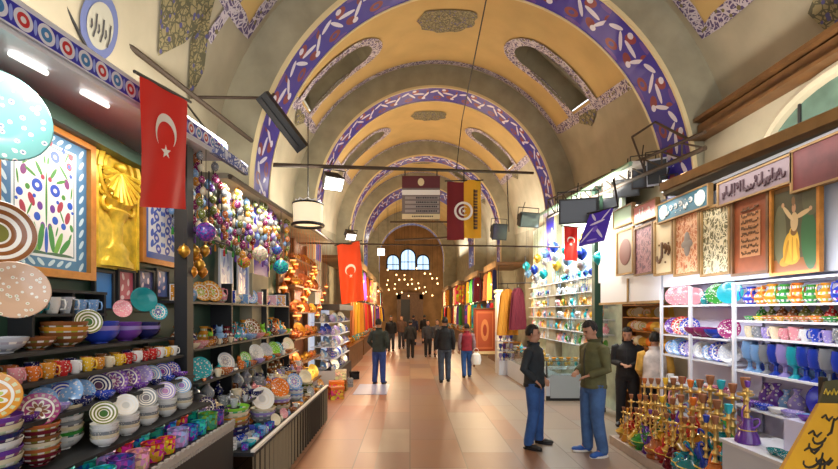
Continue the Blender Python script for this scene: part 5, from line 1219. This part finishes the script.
for pxa, pxb, yt, yb2, fm_, frm, lb, ex in defs:
    e = hang_panel(pxa, pxb, yt, yb2, HP, fm_, frm, lb, 'picture' if 'painting' in lb else 'wall hanging')
    Y0, Y1 = YX(pxb, HP)+.05, YX(pxa, HP)-.05; ym = (Y0+Y1)/2; z1 = CH+(VY-yt)/F*ym-.04; z0 = CH+(VY-yb2)/F*ym+.04; xx = HP-.02
    if ex == 'oval': part('medallion', MB().ell((xx, ym, (z0+z1)/2), (.008, (Y1-Y0)*.42, (z1-z0)*.36), 20, 8), mat('dark_rose', c(100, 62, 62), .6), e)
    if ex == 'script': part('lettering', arabic(MB(), Y0+.03, Y1-.03, z0+.05, (z0+z1)/2+.1, xx, 4, 3, .018, 1.3), M['wood'], e)
    if ex == 'cross': part('medallion', MB().ell((xx, ym, (z0+z1)/2), (.008, .07, .16), 14, 6).ell((xx, ym, (z0+z1)/2), (.009, .12, .06), 14, 6), mat('grey_blue_medallion', c(150, 140, 130), .6), e)
    if ex == 'verse':
        mb = MB().box((xx-.004, Y0+.07, z0+.12), (xx, Y1-.07, z1-.12)); part('verse_field', mb, mat('pale_verse_field', c(196, 138, 92), .6), e, False)
        lt = MB()
        for i in range(8): arabic(lt, Y0+.09, Y1-.09, z0+.14+i*.065, z0+.19+i*.065, xx-.006, 12, i, .005)
        part('lettering', lt, M['wood'], e)
# sign boards above the hangings
def sign_board(pxa, pxb, ya, yb_, X, facem, label, letters, ink_, seed, t=.012, name='sign_board'):
    Yn, Yf = YX(pxb, X), YX(pxa, X); P = lambda px, py: at(px, py, X=X)
    e = empty(name, (X, (Yn+Yf)/2, min(P(pxa, ya[1]).z, P(pxb, yb_[1]).z)), label, 'sign')
    z0 = (P(pxa, ya[1]).z+P(pxb, yb_[1]).z)/2+.02; z1 = (P(pxa, ya[0]).z+P(pxb, yb_[0]).z)/2-.01
    part('board', MB().box((X, Yn, z0), (X+.05, Yf, z1)), facem, e, False)
    fr = MB().box((X-.015, Yn, z0-.02), (X+.05, Yf, z0)).box((X-.015, Yn, z1), (X+.05, Yf, z1+.02)).box((X-.015, Yn-.02, z0-.02), (X+.05, Yn, z1+.02)).box((X-.015, Yf, z0-.02), (X+.05, Yf+.02, z1+.02)); part('frame', fr, M['woodl'], e, False)
    if letters: part('lettering', arabic(MB(), Yn+.06, Yf-.06, z0+.03, z1-.03, X-.006, letters, seed, t), ink_, e)
    return e, Yn, Yf, z0, z1
brownink = mat('brown_ink', c(70, 42, 50), .6)
sign_board(719, 791, (181, 204), (158, 187), 3.5, mat('pale_mauve_board', c(132, 114, 120), .6), 'long pale sign board with flowing dark Arabic script above the verse panel', 20, brownink, 5, .009)
e, a, b_, z0, z1 = sign_board(658, 708, (203, 220), (187, 212), 3.5, mat('teal_sign', c(44, 98, 116), .5), 'teal sign with two pale discs and script next to the pale script board', 9, M['fwhite'], 8, .009)
for y in (a+.14, b_-.14): part('disc', MB().ell((3.495, y, (z0+z1)/2), (.006, .1, .1), 18, 6), mat('pale_disc', c(200, 212, 205), .5), e)
sign_board(614, 632, (211, 228), (204, 224), 3.5, mat('pale_green_sign', c(170, 200, 175), .5), 'plain pale green sign board at the end of the sign row', 0, M['fwhite'], 2)
sign_board(634, 656, (206, 224), (200, 218), 3.5, mat('pink_sign', c(220, 150, 150), .5), 'small rose sign board with pale lettering beside the teal sign', 6, M['fwhite'], 9, .008)
sign_board(793, 860, (150, 186), (125, 182), 3.5, mat('maroon_sign', c(104, 46, 48), .6, noise=.4, nscale=5), 'mottled maroon sign board over the dancer painting', 0, M['fwhite'], 2)
# canopy beam over the glass stalls
e = empty('shop_canopy', (3.9, 4.6, 3.6), 'ochre timber canopy edge over the sign boards and hangings', 'canopy')
part('timber_beam', MB().add([(3.55, 2.5, 3.50), (3.7, 2.5, 3.50), (3.7, 6.4, 3.66), (3.55, 6.4, 3.66), (3.55, 2.5, 3.60), (3.7, 2.5, 3.60), (3.7, 6.4, 3.78), (3.55, 6.4, 3.78)], [(0, 3, 2, 1), (4, 5, 6, 7), (0, 4, 7, 3)[::-1], (1, 2, 6, 5), (0, 1, 5, 4), (3, 7, 6, 2)]), M['woodl'], e, False)
part('dark_rail', MB().box((3.58, 2.5, 3.38), (3.66, 6.4, 3.46)), M['blackc'], e, False)
part('canopy_board', MB().box((3.6, 2.5, 3.60), (4.22, 6.4, 3.66)), M['plaster2'], e, False)
struct('wall_stall_right', MB().box((4.0, 2.2, 0), (4.08, 6.45, 3.6)), M['lilac'])
struct('wall_hanging_backing', MB().box((3.6, 2.5, 2.30), (3.66, 6.4, 3.5)).box((3.6, 6.4, 2.5), (3.66, 8.6, 3.55)), M['whiteb'])

# ------------------------------------------------------------------ glassware shelves (under the dancer) and vase shelves
def shelf_unit(name, label, Y0, Y1, zs, x0, x1, m_, posts):
    e = empty(name, ((x0+x1)/2, (Y0+Y1)/2, 0), label, 'shelf')
    for z in zs: part('shelf_board', MB().box((x0, Y0, z-.02), (x1, Y1, z)), m_, e, False)
    for y in posts: part('post', MB().box((x0-.02, y, 0), (x0+.01, y+.035, 2.27)), M['white'], e, False)
    part('back_panel', MB().box((x1, Y0, .3), (x1+.01, Y1, 2.27)), M['lilac'], e, False)
    return e
shelf_unit('glassware_shelves', 'white wall shelves of blue and orange glassware under the dancer painting', 2.6, 5.0, (.6, .94, 1.32, 1.68, 1.86, 2.03, 2.27), 3.57, 3.95, M['white'], (2.6, 4.93))
gl = 'glassware on the white shelves under the dancer painting'
row('jug', 3.66, 2.03, 3.3, 4.9, 11, ['brown', 'cobalt blue', 'orange', 'cobalt blue', 'amber', 'green', 'orange'], .19, 'the top glassware shelf', gl, .1, -1)
row('bowl', 3.66, 1.86, 3.3, 4.9, 12, ['lime green', 'amber', 'copper', 'yellow', 'green', 'orange', 'red'], .07, 'the second glassware shelf', gl, .1, -1)
row('vase', 3.78, 1.86, 3.3, 4.9, 12, ['brown', 'red', 'olive', 'green'], .15, 'the second glassware shelf\'s back', gl, .1, -1)
row('cup', 3.66, 1.68, 3.3, 4.9, 14, ['copper', 'pink', 'cream', 'navy', 'grey', 'lavender', 'cobalt blue', 'white'], .12, 'the third glassware shelf', gl, .1, -1)
row('tumbler', 3.66, 1.32, 3.3, 4.9, 14, ['light blue', 'lavender', 'turquoise', 'lavender', 'cobalt blue', 'grey'], .29, 'the fourth glassware shelf', gl, .1, -1)
row(['sbowl', 'pbowl', 'cup'], 3.64, .94, 3.3, 4.9, 9, ['lavender', 'white', 'cobalt blue', 'purple', 'light blue'], .09, 'the fifth glassware shelf', gl, .2, -1)
place('pplate', (3.84, 4.1, 1.13), .175, c(40, 40, 190), 'large glossy cobalt dish leaning at the back of the fifth glassware shelf', gl, face((-.8, -.5, .3)))
row('vase', 3.82, 1.32, 3.3, 4.9, 12, ['light blue', 'lavender', 'cobalt blue'], .31, 'the fourth glassware shelf\'s back', gl, .1, -1)
row('vase', 3.84, .94, 4.4, 4.9, 4, ['lavender', 'light blue', 'purple'], .24, 'the fifth glassware shelf\'s back', gl, .1, -1)
shelf_unit('vase_shelves', 'white lit wall shelves of plates beside the water pipes', 5.05, 6.4, (.6, 1.0, 1.36, 1.64, 2.04), 3.57, 3.95, M['white'], (6.36, 5.7))
gv = 'plates and bowls on the lit shelves behind the water pipes'
row(['vase', 'splate', 'pplate', 'splate'], 3.68, 2.04, 5.08, 6.35, 6, ['turquoise', 'green', 'teal', 'pink', 'brown', 'pink'], .16, 'the top plate shelf', gv, .1, -1)
row(['plate', 'splate', 'pbowl'], 3.66, 1.64, 5.08, 6.35, 7, ['red', 'purple', 'lavender', 'magenta', 'cobalt blue'], .15, 'the second plate shelf', gv, .1, -1)
row(['plate', 'splate'], 3.66, 1.36, 5.08, 6.35, 8, ['cobalt blue', 'light blue', 'silver', 'cobalt blue', 'lavender'], .14, 'the third plate shelf', gv, .1, -1)
row(['sbowl', 'cup'], 3.64, 1.0, 5.08, 6.35, 9, ['pink', 'red', 'magenta', 'white', 'turquoise'], .085, 'the fourth plate shelf', gv, .1, -1)
row(['vase', 'jug'], 3.72, .6, 5.08, 6.35, 8, ['pink', 'light blue', 'white', 'purple'], .26, 'the lowest plate shelf', gv, .1, -1)
area('shelf_light', (3.05, 4.9, 2.3), (0, -.95, 0), .1, 3.0, 26, (.95, .95, 1))

# ------------------------------------------------------------------ water pipes on their platform
e = empty('low_platform', (3.3, 5.0, 0), 'low pale stone platform under the water pipes', 'platform')
part('slab', MB().box((2.97, 4.39, 0), (3.55, 6.7, .12)), mat('pale_stone', c(190, 172, 158), .5, noise=.15), e, False); part('riser_block', MB().box((3.32, 4.39, .12), (3.55, 6.7, .26)), M['wood'], e, False)
HC = ['orange', 'red', 'amber', 'turquoise', 'green', 'cobalt blue', 'copper', 'gold', 'maroon', 'yellow', 'teal', 'purple']
gh = 'water pipes on the low platform'
for i in range(12):
    y = 4.45+2.2*(i+.5)/12; h = .48+.34*(1-i/11)*(.8+.4*rng.random()); cn = HC[(i*5) % 12]
    place('hookah%d' % (i % 3), (3.08+.03*(i % 2), y, .12), h, cn, f"{cn} water pipe in the front row, {ordn(i)} from the white counter", gh, (0, 0, i*1.3))
for i in range(11):
    y = 4.45+2.2*(i+.5)/11; h = .68+.34*(1-i/10)*(.8+.4*rng.random()); cn = HC[(i*7+3) % 12]
    place('hookah%d' % ((i+1) % 3), (3.22+.02*(i % 2), y, .12), h, cn, f"{cn} water pipe in the middle row, {ordn(i)} from the white counter", gh, (0, 0, i*1.7))
for i in range(12):
    y = 4.5+2.15*(i+.5)/12; h = .78+.30*(1-i/11)*(.8+.4*rng.random()); cn = HC[(i*11+5) % 12]
    place('hookah%d' % ((i+2) % 3), (3.42, y, .26), h, cn, f"{cn} water pipe in the back row, {ordn(i)} from the white counter", gh, (0, 0, i*2.1))
e = empty('white_counter', (3.3, 3.6, 0), 'pale grey blue counter block below the glassware shelves', 'counter')
part('counter_body', MB().box((3.02, 2.9, .0), (3.56, 4.35, .70)), M['whiteb'], e, False); part('counter_top', MB().box((3.0, 2.88, .70), (3.57, 4.37, .73)), M['white'], e, False)
place('hookah1', (3.15, 4.2, .73), .62, 'purple', 'water pipe with conical purple glass base standing alone on the white counter', None, (0, 0, .5))
e = empty('display_box', (3.4, 3.9, .73), 'lilac open display box with a cobalt cloth on the white counter', 'box')
part('box_body', MB().box((3.28, 3.15, .73), (3.55, 3.95, 1.02)), M['lilac'], e, False)
part('cobalt_cloth', MB().grid(lambda u, v: Vector((3.27-.02*math.sin(v*PI), 3.2+.45*u, .80+.2*v+.05*math.sin(u*PI))), 12, 6), cloth('cobalt_cloth', c(45, 50, 190)), e)
row(['pbowl', 'sbowl', 'cup'], 3.38, 1.02, 3.2, 3.9, 6, ['lavender', 'purple', 'cobalt blue', 'white'], .07, 'the lilac display box', 'small bowls on the lilac display box')
row(['sbowl', 'slipper', 'cup'], 3.12, .73, 2.95, 3.9, 8, ['teal', 'turquoise', 'navy', 'pink', 'orange'], .075, 'the front edge of the white counter', 'small goods on the front edge of the white counter')
# yellow banner cloth with brush script leaning over the near corner
A, B_, C_, D_ = Vector((1.66, 2.12, 1.10)), Vector((2.28, 2.30, 1.02)), Vector((2.42, 2.50, 1.52)), Vector((2.10, 2.40, 1.53))
A = at(781, 472, Y=2.15); B_ = at(862, 472, Y=2.3); C_ = at(862, 404, Y=2.5); D_ = at(820, 403, Y=2.42)
e = empty('yellow_board', Vector(((A.x+B_.x)/2, 2.3, 0)), 'mustard yellow board with black brush script leaning at the near corner', 'sign')
ext = lambda p, q, t: p+(q-p)*t
A2 = ext(D_, A, 1.5); B2 = ext(C_, B_, 1.5)
part('board_face', MB().slab(A2, B2, C_, D_, .02), mat('mustard_board', c(214, 158, 30), .55, noise=.12, nscale=5), e, False)
mb = MB(); r = random.Random(4); n_ = (B2-A2).cross(D_-A2).normalized()*.004
Q = lambda u, v: A2*(1-u)*(1-v)+B2*u*(1-v)+C_*u*v+D_*(1-u)*v+n_
for i in range(16):
    u, v = .12+.76*r.random(), .38+.5*r.random(); k = r.randrange(3); s_ = .10
    pts = [(u, v), (u+.02, v-.14), (u-.03, v-.17)] if k == 0 else [(u+s_*math.cos(a), v+.06*math.sin(a)) for a in [PI+PI*q/6 for q in range(7)]] if k == 1 else [(u-s_+q*.05, v+.03*math.sin(q*1.7)) for q in range(5)]
    mb.tube([Q(*p) for p in pts], [.003+.004*math.sin(PI*(q+.5)/len(pts)) for q in range(len(pts))], 5)
part('lettering', mb, M['dark'], e)
e3 = Q(.5, .5)
part('prop_stand', MB().box((D_.x+.12, 2.55, 0), (D_.x+.16, 2.6, 1.1)).box((2.44, 2.56, 0), (2.48, 2.61, 1.2)).box((D_.x+.12, 2.56, .84), (2.48, 2.6, .88)), M['wood'], e, False)
p = at(822, 402, Y=2.6); 
e = empty('dark_sign', p, 'small dark green sign with gilt script above the mustard yellow board', 'sign')
q0, q1, q2, q3 = at(820, 403, Y=2.55), at(850, 403, Y=2.55), at(850, 378, Y=2.6), at(826, 381, Y=2.6)
part('board', MB().slab(q0, q1, q2, q3, .02), mat('dark_olive_board', c(66, 62, 30), .6), e, False)
mb = MB()
for i in range(5): mb.tube([at(824+i*4, 394, Y=2.54), at(826+i*4, 389+2*(i % 2), Y=2.54), at(828+i*4, 395, Y=2.54)], .004, 5)
part('lettering', mb, M['gold'], e); part('sign_post', MB().box((q0.x+.08, 2.62, 0), (q0.x+.11, 2.65, q2.z)), M['dark'], e, False)

# ------------------------------------------------------------------ rods, floodlights, hanging signs
e = empty('tie_rod', (0, 9, 4.9), 'long dark iron tie rod spanning the vault behind the signs', 'rod')
R0_, R1_ = at(245, 164, Y=7.1), at(533, 173, Y=11.8)
part('rod', MB().tube([R0_, R1_], .035, 8), M['iron'], e); part('rod_plate', MB().ell(R0_, (.09, .03, .09), 10, 6), M['iron'], e)
def cable(pts, label, r=.012, name='cable', m_='dark'):
    return one(name, MB().tube(pts, r, 6), M[m_], label, name.replace('_', ' '))
cable([at(124, 42, Y=4.4), at(252, 141, Y=6.3)], 'thick brown iron bar slanting across the near vault above the flag', .03, 'iron_bar', 'iron')
cable([at(181, 97, Y=5.6), at(262, 98, Y=6.2)], 'thin iron bar holding the long black loudspeaker', .02, 'support_bar', 'iron')
cable([at(60, -4, Y=3.6), at(88, 50, Y=3.9), at(108, 82, Y=4.1)], 'dark cable running down past the round blue medallion', .014)
cable([at(140, -4, Y=4.6), at(110, 80, Y=4.4)], 'thin dark cable beside the round medallion', .01)
cable([at(182, 98, Y=5.6), at(225, 155, Y=4.9)], 'short dark stay between the iron bar and canopy end', .012)
cable([at(487, -4, Y=7.0), at(462, 120, Y=11.0), at(456, 172, Y=10.6)], 'long thin cable dropping from the vault crown to the banner', .012)
cable([at(507, 176, Y=11.2), at(509, 232, Y=11.2)], 'thin vertical rod hanging below the tie rod', .014, 'drop_rod', 'iron')
cable([at(290, 243, Y=10.22), at(560, 247, Y=10.22)], 'lower tie rod across the aisle near the orange flag', .02, 'tie_bar', 'iron')
cable([at(390, 222, Y=24.5), at(470, 222, Y=24.5)], 'farther tie rod under the fourth arch', .05, 'tie_bar', 'iron')
cable([at(395, 240, Y=20), at(480, 236, Y=20)], 'tie rod spanning the aisle beneath the directory sign', .05, 'tie_bar', 'iron')
tr = empty('light_gantry', (3.55, 9, 3.9), 'rusty metal gantry carrying the floodlights above the jewellery shop', 'gantry')
G0, G1 = at(705, 148, Y=5.9), at(548, 217, Y=11.2)
part('lower_rail', MB().tube([G0, G1], .035, 8), M['iron'], tr); up_ = Vector((0, 0, .35)); part('upper_rail', MB().tube([G0+up_*.6, G1+up_*1.2], .025, 8), M['iron'], tr)
lc = MB()
for i in range(12):
    a = G0.lerp(G1, i/12); b_ = G0.lerp(G1, (i+1)/12); f0 = .6+.6*i/12
    lc.tube([a, b_+up_*f0], .014, 5); lc.tube([b_+up_*f0, b_], .014, 5)
part('lattice', lc, M['iron'], tr)
cable([at(632, 137, Y=6.9), at(655, 122, Y=6.9), at(690, 140, Y=6.4)], 'bent brown bracket bar beside the springing of the near arch', .02, 'bracket', 'iron')
cable([at(632, 137, Y=6.9), at(645, 172, Y=7.2)], 'short brown strut dropping from the bent bracket', .016, 'strut', 'iron')
def flood(px, py, Y, w, h, d, yaw, tilt, label, m_='dark', lit=False, roll=0):
    p = at(px, py, Y=Y); e = empty('floodlight', p, label, 'light'); 
    e.rotation_euler = (tilt, roll, yaw)
    hb_ = MB(); hb_.add([(-w/2, 0, -h/2), (w/2, 0, -h/2), (w/2, 0, h/2), (-w/2, 0, h/2), (-w*.35, d, -h*.35), (w*.35, d, -h*.35), (w*.35, d, h*.35), (-w*.35, d, h*.35)], [(0, 1, 2, 3), (5, 4, 7, 6), (0, 4, 5, 1), (1, 5, 6, 2), (2, 6, 7, 3), (3, 7, 4, 0)])
    part('housing', hb_, M[m_], e, False, True)
    part('lens', MB().box((-w*.45, -.012, -h*.43), (w*.45, -.002, h*.43)), M['spot'] if lit else mat('dark_lens', c(70, 74, 80), .15), e, False, True)
    part('bracket', MB().tube([(-w/2-.02, d*.4, 0), (-w/2-.02, d*.4, h*.8), (w/2+.02, d*.4, h*.8), (w/2+.02, d*.4, 0)], .012, 6), M['dark'], e, True, True)
    part('cable', MB().tube([(0, d*.9, 0), (0, d*1.4, h*.6), (.02, d*1.2, h*1.2)], .01, 5), M['dark'], e, True, True)
    return e
flood(530, 220, 11.4, .55, .38, .3, .3, .2, 'black floodlight hanging beside the small red flag')
flood(500, 232, 14, .5, .5, .3, .3, .2, 'small black floodlight near the end of the tie rod')
flood(578, 211, 7.6, .62, .42, .3, -.3, .15, 'large black floodlight above the violet tiled banner')
flood(626, 186, 8.3, .45, .4, .3, -.5, .3, 'black floodlight with barn doors on the gantry')
flood(612, 205, 8.8, .4, .3, .25, -.5, .3, 'small black floodlight between the violet banner and gantry end')
flood(643, 176, 7.6, .34, .42, .28, -.4, .3, 'brown tinted floodlight in the middle of the gantry', 'iron')
flood(657, 172, 7.2, .3, .42, .28, -.6, .2, 'pale grey can floodlight on the gantry next to the near arch', 'whiteb')
flood(669, 186, 6.9, .2, .2, .2, -.4, .4, 'small lit spotlight over the teal sign', 'white', True)
flood(637, 208, 7.9, .12, .12, .15, -.2, 0, 'tiny lit spotlight above the rose sign board', 'white', True)
flood(334, 184, 8.0, .36, .26, .3, .5, .7, 'white floodlight shining down from the tie rod above the drum lamp', 'dark', True)
flood(351, 237, 10.8, .26, .18, .2, .5, .7, 'warm lit floodlight above the orange red flag', 'iron', True)
flood(381, 252, 18, .3, .3, .3, 0, 0, 'distant round white light above the warm stalls', 'white', True)
sp0, sp1 = at(262, 95, Y=6.15), at(303, 149, Y=6.5)
e = empty('loudspeaker', sp0, 'long black loudspeaker slanting in front of the near arch', 'loudspeaker')
dv = (sp1-sp0).normalized(); part('housing', MB().tube([sp0, sp1], .12, 4), M['blackc'], e, False); part('grille', MB().tube([sp0+dv*.05+Vector((-.03, -.07, -.05)), sp1-dv*.05+Vector((-.03, -.07, -.05))], .04, 4), M['dark'], e, False); part('mount', MB().tube([sp0+dv*.1, sp0+dv*.1+Vector((0, .3, .25))], .02, 6), M['iron'], e)
point('flood_light', at(334, 190, Y=7.8), 25, (1, .95, .85), .08)
# directory sign
Yd = 9.6; q = lambda px, py, d=0: at(px, py, Y=Yd+d)
a, b_ = q(402, 219), q(440, 176); e = empty('directory_sign', (a.x/2+b_.x/2, Yd, a.z), 'hanging directory sign with maroon header and rows of arrows', 'sign')
part('board', MB().box((a.x, Yd, a.z), (b_.x, Yd+.05, b_.z)), mat('grey_brown_sign', c(120, 105, 98), .6), e, False)
def strip(n, x0, y0, x1, y1, m_, th=.01): 
    p0, p1 = at(x0, y1, Y=Yd), at(x1, y0, Y=Yd); return part(n, MB().box((p0.x, Yd-th, p0.z), (p1.x, Yd, p1.z)), m_, e, False)
mar = mat('sign_maroon', c(96, 30, 36), .6); slat_m = mat('sign_slat', c(160, 148, 140), .6)
strip('header', 402, 176, 440, 188, mar); strip('white_row', 402, 190, 440, 195, M['fwhite']); strip('footer', 402, 214, 440, 219, M['cream'])
for i in range(4): strip('name_row', 405, 196.5+i*4.4, 439, 199.3+i*4.4, slat_m)
mb = MB(); r = random.Random(2)
def glyph(x0, y0, w, h, mbb):
    p0, p1 = at(x0, y0+h, Y=Yd), at(x0+w, y0, Y=Yd); mbb.box((p0.x, Yd-.016, p0.z), (p1.x, Yd-.01, p1.z))
for i in range(4):
    x = 416
    while x < 437: w = r.uniform(.7, 1.6); glyph(x, 197.2+i*4.4, w, 1.5, mb); x += w+.5
x = 412
while x < 432: glyph(x, 215.8, 1.1, 1.4, mb); x += 1.8
part('lettering', mb, M['dark'], e)
mb = MB(); hc_ = at(421, 182, Y=Yd-.014); mb.ell(hc_, (.07, .008, .085), 16, 6); part('header_emblem', mb, M['cream'], e)
part('hanger', MB().tube([q(405, 176), q(405, 168)], .012, 6).tube([q(437, 176), q(437, 169)], .012, 6), M['dark'], e)
Yd = 9.9; a, b_ = at(447, 240, Y=Yd), at(481, 182, Y=Yd)
e = empty('hanging_banner', ((a.x+b_.x)/2, Yd, a.z), 'maroon and yellow hanging banner with a white ring emblem', 'banner')
mx = at(464, 200, Y=Yd).x
part('maroon_cloth', MB().grid(lambda u, v: Vector((a.x+(mx-a.x)*u, Yd+.03*math.sin(u*5+v*4), a.z+(b_.z-a.z)*v)), 12, 14), mat('banner_maroon', c(122, 26, 34), .75), e)
part('yellow_cloth', MB().grid(lambda u, v: Vector((mx+(b_.x-mx)*u, Yd+.03*math.sin(5+u*5+v*4), a.z+.04+(b_.z-a.z)*v)), 12, 14), mat('banner_yellow', c(232, 172, 36), .75), e)
ec_ = at(463.5, 211, Y=Yd-.06); R_ = .205
mb = MB()
for rr, wd in ((R_, .05),): 
    n_ = 40; vs = []
    for i in range(n_+1):
        t = 2*PI*i/n_; vs += [(ec_.x+(rr)*math.cos(t), ec_.y, ec_.z+rr*math.sin(t)), (ec_.x+(rr-wd)*math.cos(t), ec_.y, ec_.z+(rr-wd)*math.sin(t))]
    mb.add(vs, [(2*i, 2*i+2, 2*i+3, 2*i+1) for i in range(n_)])
pc = crescent(.105); outer = pc[:27]; inner = ([pc[26]]+pc[27:]+[pc[0]])[::-1]; vs = [(ec_.x+x, ec_.y, ec_.z+z) for x, z in outer+inner]; mb.add(vs, [(i, i+1, 28+i, 27+i) for i in range(26)])
mb.add([(ec_.x+.01+(.05 if k % 2 == 0 else .02)*math.cos(PI*k/5), ec_.y, ec_.z+(.05 if k % 2 == 0 else .02)*math.sin(PI*k/5)) for k in range(10)], [list(range(10))])
part('ring_emblem', mb, M['fwhite'], e, False)
mb = MB(); r = random.Random(6)
y = 190
while y < 230:
    h = r.uniform(1.6, 3.0); p0, p1 = at(473.5, y+h, Y=Yd-.05), at(477.5, y, Y=Yd-.05); mb.box((p0.x, Yd-.055, p0.z), (p1.x, Yd-.05, p1.z)); mb.box((p0.x, Yd-.055, p0.z), (p0.x+.03, Yd-.05, p1.z+.01)); y += h+1.0
part('vertical_lettering', mb, M['wood'], e, False)
part('banner_pole', MB().tube([(a.x-.05, Yd, b_.z+.02), (b_.x+.05, Yd, b_.z+.04)], .015, 6).tube([(mx, Yd, b_.z), (mx, Yd, at(464, 169, Y=Yd).z)], .012, 6), M['dark'], e)
# violet tiled banner
q0, q1, q2, q3 = at(578, 246, Y=7.2), at(604, 240, Y=7.0), at(613, 208, Y=7.0), at(590, 214, Y=7.2)
e = empty('tiled_banner', q0, 'violet hanging banner with white leaf pattern by the black floodlight', 'banner')
part('banner_face', MB().slab(q0, q1, q2, q3, .04), motif('violet_banner', c(74, 46, 190), [('e', .25, .3, .28, .04, 50, c(225, 220, 245)), ('e', .7, .3, .28, .04, -45, c(225, 220, 245)), ('e', .5, .65, .3, .04, 8, c(225, 220, 245)), ('e', .25, .85, .2, .04, -40, c(225, 220, 245)), ('e', .78, .85, .2, .04, 50, c(225, 220, 245)), ('e', .5, .1, .2, .03, 0, c(170, 150, 230)), ('e', .5, .45, .1, .1, 0, c(120, 90, 215))]), e, False)
part('banner_rod', MB().tube([q3+Vector((-.05, 0, 0)), q2+Vector((.08, 0, 0.02)), q2+Vector((.1, .2, .5))], .018, 6), M['dark'], e)
